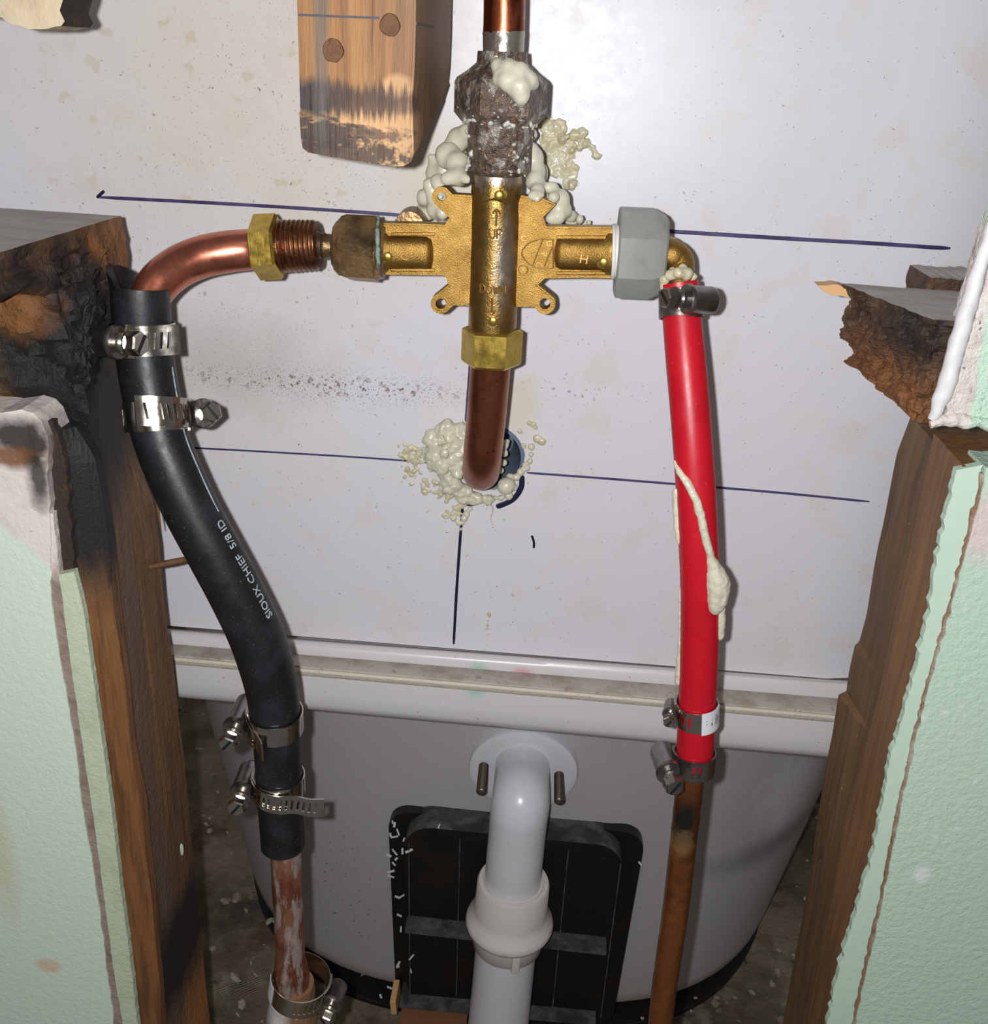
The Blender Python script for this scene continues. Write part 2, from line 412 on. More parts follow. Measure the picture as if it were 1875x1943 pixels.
M['wood_rot'] = mat('broken_rotten_wood', (88, 64, 46), 0.7, 0, [
    ('n', (58, 36, 24), (110, 110, 50), 0.42, 0.58, 0.85), ('n', (140, 92, 48), (70, 70, 26), 0.58, 0.70, 0.5), ('n', (130, 110, 92), (90, 90, 60), 0.62, 0.7, 0.6),
    ('s', (140, 84, 30), V(1690, 730, -0.09), (0.018, 0.05, 0.016), 0.5, 0.8, 60, 0.45),
    ('s', (26, 22, 20), V(1745, 640, -0.118), (0.009, 0.03, 0.012), 0.5, 1.0, 90, 0.85)], [(220, 0.8, 0.003)])
M['wood_block'] = mat('scorched_block_wood', (148, 102, 52), 0.6, 0, [
    ('n', (116, 78, 42), (230, 90, 12), 0.42, 0.6, 0.8), ('n', (170, 126, 74), (90, 90, 14), 0.56, 0.7, 0.5), ('n', (90, 56, 28), (330, 90, 16), 0.62, 0.7, 0.7),
    ('s', (196, 152, 102), V(700, 238, -0.12), (0.030, 0.02, 0.0062), 0.2, 1.2, (120, 90, 300), 0.95),
    ('s', (196, 154, 106), V(735, 285, -0.12), (0.017, 0.02, 0.0085), 0.25, 1.6, (160, 90, 160), 0.9),
    ('s', (194, 150, 100), V(755, 165, -0.12), (0.0055, 0.02, 0.0035), 0.25, 1.0, 160, 0.9),
    ('s', (36, 27, 26), V(598, 186, -0.12), (0.0105, 0.02, 0.0058), 0.35, 1.2, (260, 90, 60), 1.0),
    ('s', (62, 38, 26), V(690, 192, -0.12), (0.020, 0.02, 0.0046), 0.35, 3.4, (640, 90, 30), 0.9),
    ('s', (42, 29, 25), V(612, 254, -0.12), (0.0125, 0.02, 0.0052), 0.25, 2.6, (240, 90, 640), 0.95),
    ('s', (52, 34, 28), V(672, 292, -0.12), (0.020, 0.02, 0.0036), 0.25, 3.0, (420, 90, 420), 0.9),
    ('s', (66, 44, 34), V(700, 255, -0.12), (0.014, 0.02, 0.0020), 0.3, 3.4, (420, 90, 500), 0.8),
    ('s', (112, 90, 66), V(825, 60, -0.06), (0.008, 0.05, 0.05), 0.6, 0.6, (60, 60, 20), 0.7),
    ('s', (92, 88, 82), V(608, 20, -0.12), (0.0022, 0.02, 0.035), 0.6, 0.9, (60, 60, 60), 0.7),
    ], [((420, 200, 24), 0.45, 0.0012)])
M['plaster_chip'] = mat('beige_broken_board', (196, 180, 150), 0.8, 0, [('n', (160, 142, 112), 60, 0.48, 0.66, 0.6)], [(160, 0.6, 0.002)])
M['char_dark'] = mat('charred_and_dark_edge', (46, 36, 28), 0.8, 0, [('n', (84, 60, 38), 90, 0.55, 0.66, 0.6)], [(220, 0.6, 0.002)])
# mint painted plaster of both walls
a, b_ = P(0, 995, -0.13), P(95, 1075, -0.13); dd = (b_ - a).normalized(); nn = Vector((dd.z, 0, -dd.x)); nn = nn if nn.z < 0 else -nn
M['wall_l'] = mat('mint_painted_plaster_left', (216, 205, 198), 0.75, 0, [
    ('v', (96, 86, 82), 300, 0.06, 0.14, 0.8), ('n', (190, 176, 166), 50, 0.5, 0.66, 0.6),
    ('s', (36, 26, 22), V(40, 835, -0.13), (0.012, 0.03, 0.009), 0.4, 1.2, 110, 0.95), ('s', (120, 78, 44), V(20, 868, -0.13), (0.014, 0.03, 0.004), 0.4, 0.9, 140, 0.9),
    ('s', (34, 28, 26), V(72, 905, -0.13), (0.004, 0.03, 0.012), 0.5, 1.2, 160, 0.9),
    ('d', (204, 219, 203), tuple(nn), a.dot(nn), 0.0012, 0.006, 90),
    ('s', (196, 184, 140), V(0, 1620, -0.13), (0.006, 0.03, 0.034), 0.6, 0.8, 40, 0.5),
    ('s', (206, 190, 166), V(92, 1832, -0.13), (0.0065, 0.03, 0.0045), 0.25, 0.8, 120, 1.0),
    ('v', (206, 220, 208), 160, 0.1, 0.3, 0.5)],
    [(330, 0.35, 0.0012), (900, 0.3, 0.0006)])
M['strip_l'] = mat('pale_green_edge_paint', (188, 200, 172), 0.7, 0, [('n', (170, 176, 140), 60, 0.5, 0.65, 0.5)], [(420, 0.5, 0.0012)])
M['groove'] = mat('raw_plaster_edge', (150, 132, 120), 0.85, 0, [('n', (124, 104, 92), 90, 0.45, 0.62, 0.7), ('n', (170, 150, 120), 120, 0.6, 0.7, 0.6), ('d', (210, 200, 192), (0, 0, 1), P(80, 1090, -0.13).z, 0.006, 0.02, 60)], [(300, 0.6, 0.002)])
a2 = P(1838, 1035, -0.13)
M['wall_r'] = mat('mint_painted_plaster_right', (184, 206, 188), 0.72, 0, [
    ('s', (206, 194, 186), V(1880, 1000, -0.13), (0.0085, 0.03, 0.014), 0.3, 0.7, 90, 1.0),
    ('v', (210, 224, 212), 150, 0.1, 0.28, 0.55), ('v', (130, 144, 130), 240, 0.06, 0.12, 0.5),
    ('s', (226, 228, 226), V(1750, 1660, -0.13), (0.003, 0.03, 0.004), 0.5, 1.0, 160, 0.7)],
    [(330, 0.5, 0.0016), (900, 0.3, 0.0006)])
M['paint_r'] = mat('smooth_mint_paint', (190, 212, 192), 0.55, 0, [
    ('n', (150, 98, 62), (90, 90, 26), 0.68, 0.70, 1.0), ('v', (150, 104, 70), 120, 0.06, 0.1, 0.8)], [(160, 0.3, 0.001)])
M['rust_edge'] = mat('rusty_brown_crack_edge', (138, 104, 84), 0.8, 0, [('n', (176, 158, 146), 60, 0.5, 0.62, 0.8)], [(300, 0.7, 0.002)])
a3, b3 = P(1886, 600, -0.135), P(1850, 800, -0.135); d3 = (b3 - a3).normalized(); n3 = Vector((-d3.z, 0, d3.x)); n3 = n3 if n3.x > 0 else -n3
M['plaster_r'] = mat('speckled_bare_plaster', (208, 198, 192), 0.85, 0, [
    ('v', (70, 64, 62), 260, 0.08, 0.18, 0.85), ('n', (176, 162, 150), 60, 0.52, 0.66, 0.6), ('n', (232, 228, 224), 120, 0.58, 0.66, 0.6),
    ('d', (186, 212, 190), tuple(n3), a3.dot(n3), 0.001, 0.006, 120)], [(420, 0.7, 0.002), (150, 0.4, 0.003)])
M['caulk_white'] = mat('white_caulk_bead', (212, 210, 210), 0.35, 0, [('n', (190, 176, 158), 60, 0.6, 0.7, 0.5)], [(160, 0.3, 0.001)])
M['brass'] = mat('cast_brass', (152, 117, 58), 0.42, 0.9, [
    ('n', (178, 142, 76), 120, 0.45, 0.65, 0.7), ('n', (120, 86, 44), 46, 0.58, 0.72, 0.6), ('n', (150, 92, 50), 300, 0.6, 0.7, 0.5)],
    [(1900, 0.45, 0.0005), (900, 0.12, 0.0006)], rough_var=0.06)
M['brass_hi'] = mat('worn_brass_relief', (196, 156, 92), 0.35, 0.9, [('n', (150, 110, 60), 300, .5, .65, .6)])
M['brass_tube'] = mat('cast_brass_residue', (142, 114, 62), 0.34, 0.9, [
    ('n', (188, 142, 72), 90, 0.5, 0.7, 0.7), ('n', (120, 84, 48), 60, 0.58, 0.7, 0.6),
    ('s', (190, 180, 168), V(960, 500, -0.065), (0.0035, 0.02, 0.014), 0.7, 1.6, 300, 0.75), ('d', (176, 162, 146), (0, 0, 1), P(940, 352, -0.06).z, 0.0015, 0.014, 240)],
    [(1300, 0.35, 0.0005), (200, 0.2, 0.001)], rough_var=0.08)
M['brass_nut'] = mat('bright_brass', (206, 176, 84), 0.3, 0.95, [('n', (150, 112, 36), 90, 0.52, 0.68, 0.7), ('n', (232, 214, 150), (400, 400, 60), 0.6, 0.7, 0.5)], [((900, 900, 80), 0.2, 0.0004)], rough_var=0.1)
M['bronze'] = mat('dark_bronze', (152, 122, 84), 0.4, 0.75, [('n', (70, 58, 46), 70, 0.46, 0.62, 0.8), ('n', (190, 150, 96), 160, 0.6, 0.72, 0.5), ('n', (132, 158, 148), 240, 0.66, 0.7, 0.7)], [(500, 0.4, 0.001)])
M['thread'] = mat('tarnished_threads', (132, 86, 58), 0.36, 0.9, [('n', (70, 44, 32), 90, 0.5, 0.62, 0.7), ('n', (176, 178, 166), 260, 0.62, 0.7, 0.6)], [(800, 0.2, 0.0004)])
M['crust'] = mat('corroded_nut_with_residue', (108, 94, 84), 0.38, 0.5, [
    ('n', (178, 132, 98), 420, 0.52, 0.64, 0.6), ('n', (66, 56, 50), 90, 0.5, 0.62, 0.8), ('n', (190, 186, 176), (150, 150, 120), 0.52, 0.62, 0.75), ('n', (224, 222, 206), 420, 0.62, 0.66, 0.9)],
    [(420, 0.9, 0.002), (1200, 0.5, 0.0008)])
M['solder'] = mat('grey_solder', (168, 162, 150), 0.3, 0.85, [('n', (110, 90, 74), 140, 0.55, 0.66, 0.7)], [(400, 0.3, 0.0008)])
M['copper_new'] = mat('new_copper', (204, 128, 104), 0.3, 0.95, [('n', (176, 100, 80), (60, 60, 60), 0.48, 0.66, 0.6), ('n', (150, 110, 56), (40, 40, 40), 0.62, 0.7, 0.5)], rough_var=0.07)
M['copper_red'] = mat('dark_red_copper', (168, 92, 62), 0.3, 0.9, [('n', (92, 40, 26), (120, 120, 50), 0.5, 0.62, 0.8), ('n', (206, 132, 76), 90, 0.6, 0.7, 0.6)], rough_var=0.06)
M['copper_mid'] = mat('tarnished_copper', (160, 98, 70), 0.33, 0.9, [
    ('n', (118, 66, 42), (90, 90, 30), 0.46, 0.62, 0.7), ('n', (186, 116, 74), (160, 160, 30), 0.56, 0.68, 0.5), ('v', (96, 40, 26), 200, 0.1, 0.2, 0.7)], rough_var=0.05)
M['copper_brown'] = mat('brown_varnished_copper', (128, 74, 34), 0.4, 0.5, [
    ('n', (88, 48, 22), 40, 0.45, 0.6, 0.7), ('n', (154, 92, 44), 90, 0.58, 0.7, 0.5),
    ('s', (34, 32, 28), V(1300, 1556, -0.094), (0.0050, 0.02, 0.010), 0.4, 1.0, 260, 1), ('s', (30, 28, 26), V(1294, 1590, -0.094), (0.0075, 0.02, 0.0045), 0.4, 1.0, 300, 1),
    ('s', (160, 128, 84), V(1292, 1590, -0.09), (0.006, 0.02, 0.0075), 0.3, 1.4, 420, 0.5)], [(300, 0.3, 0.0008)], coat=0.3)
M['copper_paint'] = mat('paint_smeared_copper', (150, 104, 80), 0.45, 0.5, [
    ('n', (110, 54, 34), (90, 90, 40), 0.45, 0.58, 0.8), ('n', (190, 176, 172), (200, 200, 46), 0.48, 0.58, 0.8), ('n', (214, 160, 96), (200, 200, 20), 0.64, 0.7, 0.7)], [(400, 0.4, 0.001)])
M['stub_white'] = mat('white_splashed_pipe_stub', (140, 104, 74), 0.6, 0.2, [('s', (214, 210, 206), V(530, 1905, -0.09), (0.009, 0.03, 0.02), 0.3, 0.6, 90, 1.0), ('n', (200, 190, 176), 90, 0.62, 0.66, 0.7)], [(200, 0.5, 0.002)])
M['rubber'] = mat('black_rubber', (20, 21, 23), 0.46, 0, [('n', (42, 44, 50), 60, 0.5, 0.7, 0.7), ('v', (130, 132, 130), 700, 0.1, 0.16, 0.5), ('v', (90, 94, 100), 240, 0.05, 0.08, 0.6)], [(600, 0.15, 0.0005)], rough_var=0.08, spec=0.45)
M['red'] = mat('red_pex', (190, 14, 34), 0.4, 0, [('n', (168, 10, 26), 30, 0.5, 0.65, 0.5), ('v', (226, 110, 110), 260, 0.05, 0.08, 0.6), ('n', (222, 90, 90), (120, 120, 60), 0.71, 0.73, 0.6)], [(300, 0.06, 0.0005)], rough_var=0.06)
M['steel'] = mat('stainless_steel', (196, 190, 180), 0.2, 1.0, [('n', (160, 150, 138), 60, 0.5, 0.7, 0.5)], [(700, 0.05, 0.0003)], rough_var=0.07)
M['steel_dark'] = mat('dull_zinc_steel', (138, 134, 130), 0.32, 0.95, [('n', (90, 84, 80), 90, 0.5, 0.65, 0.7)], [(500, 0.3, 0.0006)], rough_var=0.08)
M['grey_nut'] = mat('grey_plastic', (136, 139, 132), 0.4, 0, [('n', (152, 158, 156), 60, 0.5, 0.66, 0.6), ('n', (96, 98, 90), 40, 0.6, 0.7, 0.4), ('v', (210, 210, 206), 160, 0.05, 0.09, 0.7)], [(200, 0.1, 0.001)])
M['white_tape'] = mat('white_washer', (222, 218, 212), 0.5)
M['foam'] = mat('cured_cream_foam', (206, 202, 180), 0.34, 0, [('n', (184, 178, 148), 60, 0.5, 0.7, 0.5)], [(240, 0.12, 0.001)], coat=0.25)
M['residue'] = mat('greyish_white_residue', (190, 188, 178), 0.4, 0, [('n', (140, 132, 122), 200, .5, .64, .7)])
M['foam_old'] = mat('yellowed_cream_foam', (198, 190, 156), 0.3, 0, [('n', (214, 210, 190), 90, 0.52, 0.64, 0.7)], [(500, 0.5, 0.0015)], coat=0.3)
M['rust'] = mat('rusty_iron', (110, 76, 50), 0.7, 0.3, [('n', (84, 54, 40), 160, 0.45, 0.6, 0.8)], [(500, 0.7, 0.001)])
M['pen'] = mat('violet_marker_ink', (76, 68, 112), 0.4, 0, [('n', (34, 26, 66), 60, 0.45, 0.6, 0.7)])
M['pen_dark'] = mat('dark_marker_ink', (26, 20, 52), 0.4)
M['pencil'] = mat('grey_pencil', (66, 60, 66), 0.6)
M['blue'] = mat('blue_grey_plastic', (104, 118, 136), 0.4)
M['ink_white'] = mat('white_print', (186, 200, 204), 0.5, 0, [('n', (110, 124, 128), 260, 0.5, 0.6, 0.6)])
M['ink_black'] = mat('black_print', (20, 20, 22), 0.5)
M['paper'] = mat('white_paper_label', (222, 224, 228), 0.5)
M['bolt'] = mat('grey_threaded_steel', (128, 118, 106), 0.35, 0.9)
M['splint'] = mat('fresh_wood_splinter', (214, 168, 116), 0.6)
M['shaving'] = mat('white_plastic_shaving', (206, 214, 214), 0.4)
M['clay'] = mat('brown_board_scrap', (128, 84, 54), 0.8)

# ------------------------------------------------------------------ large structure: floor, back wall panel, side walls
FZ = -0.466
bm = bmesh.new()
g = 60
vs = [[bm.verts.new((lerp(-1.1, 1.1, i / g), lerp(-0.25, 1.3, j / g), FZ + 0.006 * noise.noise(Vector((i * .5, j * .5, 3))))) for j in range(g + 1)] for i in range(g + 1)]
for i in range(g):
    for j in range(g): bm.faces.new((vs[i][j], vs[i + 1][j], vs[i + 1][j + 1], vs[i][j + 1]))
bmesh.ops.solidify(bm, geom=bm.faces[:], thickness=0.02)
struct(obj('floor', bm, M['floor']))

# panel: sheet with the spout hole, gently coved on the right, rolled at the foot
HC = P(930, 868, 0); HR = 66 * S(930, 868, 0)
L0, L1 = (330, 1190), (1600, 1292)
def footz(x):
    a, b = P(330, 1188, 0), P(1600, 1290, 0); return a.z + (b.z - a.z) * (x - a.x) / (b.x - a.x)
bm = bmesh.new()
xs = [-0.45 + i * 0.015 for i in range(int(0.64 / 0.015))] + [0.19 + 0.006 * k for k in range(18)]
def panelY(x):
    x0 = P(1790, 300, 0).x
    if x <= x0: return 0.0
    t = min(1, (x - x0) / 0.06); return 0.03 * t * t
top = 0.34
NZ = 44
hx0, hx1 = HC.x - HR * 1.35, HC.x + HR * 1.35
xs = sorted([x for x in xs if not (hx0 - .004 < x < hx1 + .004)] + [hx0, hx1])
zs_all = [0, .05, .1, .15, .2]
hz0, hz1 = HC.z - HR * 1.35, HC.z + HR * 1.35
grid = {}
def pv(x, t):          # t: 0..1 bottom->hole bottom ; 1..2 hole ; 2..3 top
    z = lerp(footz(x), hz0, t) if t <= 1 else (lerp(hz0, hz1, t - 1) if t <= 2 else lerp(hz1, top, t - 2))
    k = (round(x, 6), round(t, 4))
    if k not in grid: grid[k] = bm.verts.new((x, panelY(x), z))
    return grid[k]
ts = [0, .25, .5, .75, 1, 2, 2.1, 2.2, 2.3, 2.4, 2.5, 2.6, 2.7, 2.8, 2.9, 3]
for x0, x1 in zip(xs, xs[1:]):
    for t0, t1 in zip(ts, ts[1:]):
        if abs(x0 - hx0) < 1e-6 and t0 == 1:
            n = 40; ci = []
            for k in range(n):
                a = math.pi / 4 + 2 * math.pi * k / n + math.pi
                ci.append(bm.verts.new((HC.x + HR * math.cos(a) * (1 + .05 * noise.noise(Vector((k * .7, 0, 0)))), 0, HC.z + HR * math.sin(a) * (1 + .05 * noise.noise(Vector((k * .7, 5, 0)))))))
            sq_ = []
            for k in range(n):
                a = math.pi / 4 + 2 * math.pi * k / n + math.pi; c_, s_ = math.cos(a), math.sin(a); m_ = HR * 1.35 / max(abs(c_), abs(s_))
                if k % 10 == 0: sq_.append([pv(x0, 1), pv(x1, 1), pv(x1, 2), pv(x0, 2)][k // 10])
                else: sq_.append(bm.verts.new((HC.x + c_ * m_, 0, HC.z + s_ * m_)))
            for k in range(n): bm.faces.new((sq_[k], sq_[(k + 1) % n], ci[(k + 1) % n], ci[k]))
            continue
        bm.faces.new((pv(x0, t0), pv(x1, t0), pv(x1, t1), pv(x0, t1)))
bmesh.ops.recalc_face_normals(bm, faces=bm.faces)
if sum(f.normal.y for f in bm.faces) > 0: bmesh.ops.reverse_faces(bm, faces=bm.faces)
bmesh.ops.solidify(bm, geom=bm.faces[:], thickness=0.003)
panel = struct(obj('wall_back', bm, M['panel'], recalc=False))
for f in panel.data.polygons: f.use_smooth = f.center.x > 0.15
def pen(pts, wpx, m=None, parent=panel):
    """flat ink stroke lying on the panel"""
    q = [P(x, y, 0) for x, y in pts]; bm = bmesh.new(); rr = []
    q2 = [Vector(v) for v in catmull([list(v) for v in q], 6)]
    for i, p in enumerate(q2):
        t = (q2[min(i + 1, len(q2) - 1)] - q2[max(i - 1, 0)]).normalized(); s = Vector((-t.z, 0, t.x))
        h = wpx * S(900, 700, 0) / 2 * (1 + 0.15 * noise.noise(p * 90)) * (0.6 if i in (0, len(q2) - 1) else 1)
        y = panelY(p.x)
        rr.append([Vector((p.x, y - 0.00003, p.z)) + s * h, Vector((p.x, y - 0.00022, p.z)) + s * h * .6, Vector((p.x, y - 0.00022, p.z)) - s * h * .6, Vector((p.x, y - 0.00003, p.z)) - s * h])
    ringmesh(bm, rr); return obj('pen_line', bm, m or M['pen'], parent, smooth=False)
pen([(184, 374), (400, 385), (600, 397), (770, 409)], 6)
pen([(184, 375), (198, 362)], 6, M['pen_dark'])
pen([(800, 411), (1030, 424), (1255, 438), (1500, 453), (1660, 462), (1805, 472)], 7)
pen([(350, 849), (500, 857), (700, 869), (838, 880)], 4)
pen([(1000, 897), (1150, 908), (1300, 920), (1480, 935), (1650, 952)], 5)
pen([(893, 680), (889, 740), (884, 800)], 6)
pen([(878, 960), (872, 1040), (866, 1130), (861, 1222)], 6, M['pen_dark'])
pen([(990, 902), (989, 925), (973, 948), (942, 962)], 11, M['pen_dark'])
pen([(1009, 1016), (1013, 1028), (1013, 1040)], 5, M['pen_dark'])
pen([(876, 958), (900, 959)], 4, M['pen_dark'])

# bathtub: rim with ledge and skirt, shell, black foot, black pocket
tub = thing('bathtub', 'white bathtub end seen from outside with dusty rim and curved shell', 'bathtub', (0.03, 0.4, FZ))
def rimprof(prof, name, m, ext=0):
    bm = bmesh.new(); rr = []
    A = [P(300, a, y) for a, b, y in prof]; B = [P(1640, b, y) for a, b, y in prof]
    n = 50
    for i in range(n + 1):
        t = lerp(-0.25, 1.25, i / n)
        rr.append([a.lerp(b, t) for a, b in zip(A, B)])
    for r_ in rr:
        for p, pr in zip(r_, prof): p.y = pr[2]
    ringmesh(bm, rr); return obj(name, bm, m, tub, angle=50)
rimprof([(1191, 1293, .010), (1191.5, 1293.5, .002), (1194, 1296, -.002), (1199, 1301, -.005), (1207, 1311, -.0068), (1221, 1330, -.0076), (1226, 1338, -.0072), (1226, 1338, .012)], 'rim_flange', M['rim'])
rimprof([(1219, 1328, -.0070), (1240, 1358, -.0205), (1250, 1370, -.0205), (1262, 1380, .008), (1226, 1338, .010)], 'rim_ledge', M['rim_dirt'])
rimprof([(1243, 1361, -.0203), (1245, 1363, -.0222), (1250, 1368, -.0232), (1258, 1376, -.0228), (1258, 1376, -.0190)], 'caulk_bead', M['caulk'])
rimprof([(1250, 1370, -.0200), (1253, 1372, -.0222), (1290, 1410, -.0230), (1310, 1432, -.0228), (1318, 1441, -.0210), (1320, 1444, -.0170), (1318, 1442, -.0100), (1300, 1420, .004), (1262, 1380, .010)], 'rim_skirt', M['rim'])
TZ0 = P(900, 1380, -0.01).z + 0.03; TZ1 = FZ + 0.0025
def tubring(z, grow=0):
    k = (TZ0 - z) / (TZ0 - TZ1)
    k2 = max(0, min(1, k))
    xl = lerp(-0.315, -0.252, k2 ** 1.2) - grow; xr = lerp(0.315, 0.258, k2 ** 1.3) + grow
    yf = lerp(0.066, 0.083, k2) - grow + (0.025 * max(0, k - .93) / .07 if not grow else 0)
    cx, a = (xl + xr) / 2, (xr - xl) / 2
    b = 0.44; cy = yf + b; n = 3.1
    if k2 > .93 and not grow: a -= 0.02 * (k2 - .93) / .07
    out = []
    for i in range(120):
        t = 2 * math.pi * i / 120; c, s = math.cos(t), math.sin(t)
        out.append(Vector((cx + a * math.copysign(abs(c) ** (2 / n), c), cy + b * math.copysign(abs(s) ** (2 / n), s), z)))
    return out
bm = bmesh.new()
ringmesh(bm, [tubring(lerp(TZ0, TZ1, i / 40)) for i in range(41)])
obj('shell', bm, M['tub'], tub)
bm = bmesh.new()
ringmesh(bm, [tubring(TZ1 + 0.002, .0003), tubring(TZ1 + .0015, .0014), tubring(TZ1 - 0.002, .0015), tubring(FZ + 0.001, .001)])
obj('foot_rim', bm, M['black_plastic'], tub)
def rrect(l, t, r, b, rad, seg=6, skew=0):
    pts = []
    for cx, cy, a0 in ((r - rad, t + rad, -90), (r - rad, b - rad, 0), (l + rad, b - rad, 90), (l + rad, t + rad, 180)):
        for k in range(seg + 1):
            a = R(a0 + 90 * k / seg); pts.append((cx + rad * math.cos(a), cy + rad * math.sin(a)))
    return pts
def warp(pts, q):      # unit square -> image quad (tl,tr,br,bl)
    o = []
    for u, v in pts:
        x = (1-u)*(1-v)*q[0][0] + u*(1-v)*q[1][0] + u*v*q[2][0] + (1-u)*v*q[3][0]
        y = (1-u)*(1-v)*q[0][1] + u*(1-v)*q[1][1] + u*v*q[2][1] + (1-u)*v*q[3][1]
        o.append((x, y))
    return o
qo = [(736, 1538), (1226, 1582), (1160, 1950), (752, 1905)]
bm = plate_bm(warp(rrect(0, 0, 1, 1, 0.09), qo), 0.0675, 0.10); obj('pocket_frame', bm, M['black_plastic'], tub)
qi = [(768, 1563), (1192, 1601), (1142, 1925), (776, 1885)]
unit = rrect(0, 0, 1, 1, 0.13)
fr = [P(x, y, 0.052) for x, y in warp(unit, [(766, 1566), (1188, 1608), (1132, 1948), (770, 1900)])]
bk = [Vector((p.x, 0.08, p.z)) for p in fr]
bm = prism_bm(fr, bk)
bm.normal_update()
for f in bm.faces: f.material_index = 1 if f.normal.z > 0.35 or (f.normal.z < -0.35 and False) else 0
o = obj('pocket_box', bm, [M['black_plastic'], M['dusty_black']], tub, angle=30, recalc=True)
for f in o.data.polygons: f.material_index = 1 if f.normal.z > 0.3 else 0
# dusty shelf across the pocket and its thin upright ribs
A, B = P(772, 1748, 0.048), P(1150, 1790, 0.048); 
bm = box_bm((A + B) / 2 + Vector((0, 0.004, 0)), (B - A).normalized(), Vector((0, 1, 0)), Vector((0, 0, 1)), (B - A).length / 2, 0.013, 0.0015)
obj('pocket_shelf', bm, M['dusty_black'], tub, smooth=False)
A, B = P(760, 1896, 0.048), P(1130, 1930, 0.048)
bm = box_bm((A + B) / 2 + Vector((0, 0.004, 0)), (B - A).normalized(), Vector((0, 1, 0)), Vector((0, 0, 1)), (B - A).length / 2, 0.010, 0.0015)
obj('pocket_shelf', bm, M['dusty_black'], tub, smooth=False)
for (x0, y0, x1, y1) in ((873, 1590, 866, 1890), (1079, 1612, 1047, 1925), (1178, 1640, 1140, 1930), (776, 1600, 778, 1890)):
    p = Path([(x0, y0, 1.3, 0.0505), ((x0 + x1) / 2, (y0 + y1) / 2, 1.3, 0.0505), (x1, y1, 1.3, 0.0505)], 4)
    obj('pocket_rib', tube_bm(p, 6), M['dusty_black'], tub)  # lighter grey puts the lit rib edges into the colour

# the wall faces either side (plaster), with their own thickness
YW = -0.130
def wallplate(name, pts, m, Yf=YW, Yb=-0.112, rag=0.0008, kind=True, d=14):
    o = obj(name, plate_bm(pts, Yf, Yb, d=d, rag=rag), m, smooth=False)
    return struct(o) if kind else o
Lw = [(-400, 800), (-60, 778), (0, 782), (40, 778), (66, 784), (80, 800), (90, 829), (92, 870), (88, 900), (93, 924), (96, 986), (96, 1048), (98, 1150), (118, 1272), (139, 1395), (157, 1538), (175, 1640), (196, 1782), (216, 1943), (235, 2080), (-400, 2080)]
wl = wallplate('wall_left', Lw, M['wall_l'])
def stripbetween(a, b, Ya, Yb_, name, m, parent=None, thick=0.0035, rag=0.0003):
    pts = densify_open(a, 9) + densify_open(b, 9)[::-1]
    bm = plate_bm(pts, Ya, Ya + thick, rag=rag)
    return obj(name, bm, m, parent, smooth=False)
def densify_open(pts, d):
    out = []
    for a, b in zip(pts, pts[1:]):
        m = max(1, int((Vector(b) - Vector(a)).length / d)); out += [tuple(Vector(a).lerp(Vector(b), k / m)) for k in range(m)]
    return out + [tuple(pts[-1])]
gl = [(94, 975), (98, 1150), (118, 1272), (139, 1395), (157, 1538), (175, 1640), (196, 1782), (216, 1943), (232, 2080)]
gr = [(101, 975), (120, 1150), (136, 1272), (160, 1436), (180, 1570), (200, 1721), (216, 1844), (233, 1943), (252, 2080)]
stripbetween(gl, gr, YW + 0.0008, 0, 'raw_edge', M['groove'], wl)
ml = [(112, 1090), (120, 1150), (136, 1272), (160, 1436), (180, 1570), (200, 1721), (216, 1844), (233, 1943), (252, 2080)]
mr_ = [(140, 1085), (157, 1150), (172, 1252), (192, 1395), (212, 1538), (228, 1680), (245, 1803), (261, 1943), (280, 2080)]
stripbetween(ml, mr_, YW + 0.0004, 0, 'painted_edge', M['strip_l'], wl)
el = [(78, 800), (90, 829), (93, 924), (100, 975), (113, 1090)]
er = [(100, 800), (120, 850), (128, 930), (138, 1020), (142, 1090)]
stripbetween(el, er, YW + 0.004, 0, 'burnt_edge', M['char_dark'], wl, rag=0.0015)

Rw = [(1872, 888), (1860, 950), (1838, 1035), (1803, 1165), (1756, 1329), (1715, 1506), (1668, 1741), (1626, 1929), (1598, 2080), (2300, 2080), (2300, 888)]
wr = wallplate('wall_right', Rw, M['wall_r'])
cr = [(1869, 900), (1838, 1035), (1803, 1165), (1756, 1329), (1715, 1506), (1668, 1741), (1626, 1929), (1598, 2080)]
stripbetween([(x - 6, y) for x, y in cr], [(x + 1 + 5 * max(0, noise.noise(Vector((y * .01, 3, 0)))), y) for x, y in densify_open(cr, 30)], YW + 0.0008, 0, 'crack_edge', M['rust_edge'], wr, rag=0.0012)
pl = [(1815, 893), (1800, 960), (1783, 1035), (1764, 1153), (1733, 1288), (1688, 1447), (1656, 1623), (1594, 1829), (1571, 1943), (1545, 2080)]
stripbetween(pl, [(x - 6, y) for x, y in [(1872, 885)] + cr[1:]], YW + 0.0022, 0, 'painted_edge', M['paint_r'], wr, rag=0.0014)
# upper right plaster with its caulk bead
up = [(2300, 380), (1915, 395), (1882, 490), (1854, 590), (1822, 700), (1790, 795), (1830, 803), (1900, 806), (2300, 815)]
wu = wallplate('wall_right_upper', up, M['plaster_r'], YW, -0.112, rag=0.001)
p = Path([(1900, 380, 10, YW), (1880, 440, 11, YW), (1862, 500, 13, YW), (1838, 580, 16, YW), (1817, 650, 17, YW), (1799, 720, 17, YW), (1780, 772, 14, YW), (1768, 796, 7, YW)], 8)
obj('caulk_bead', tube_bm(p, 20, bump=0.0007, bscale=220), M['caulk_white'], wu)
p = Path([(1765, 805, 6, YW), (1800, 797, 12, YW), (1850, 800, 12, YW), (1900, 806, 13, YW)], 8)
obj('broken_edge', tube_bm(p, 14, bump=0.0014, bscale=260), M['plaster_r'], wu)

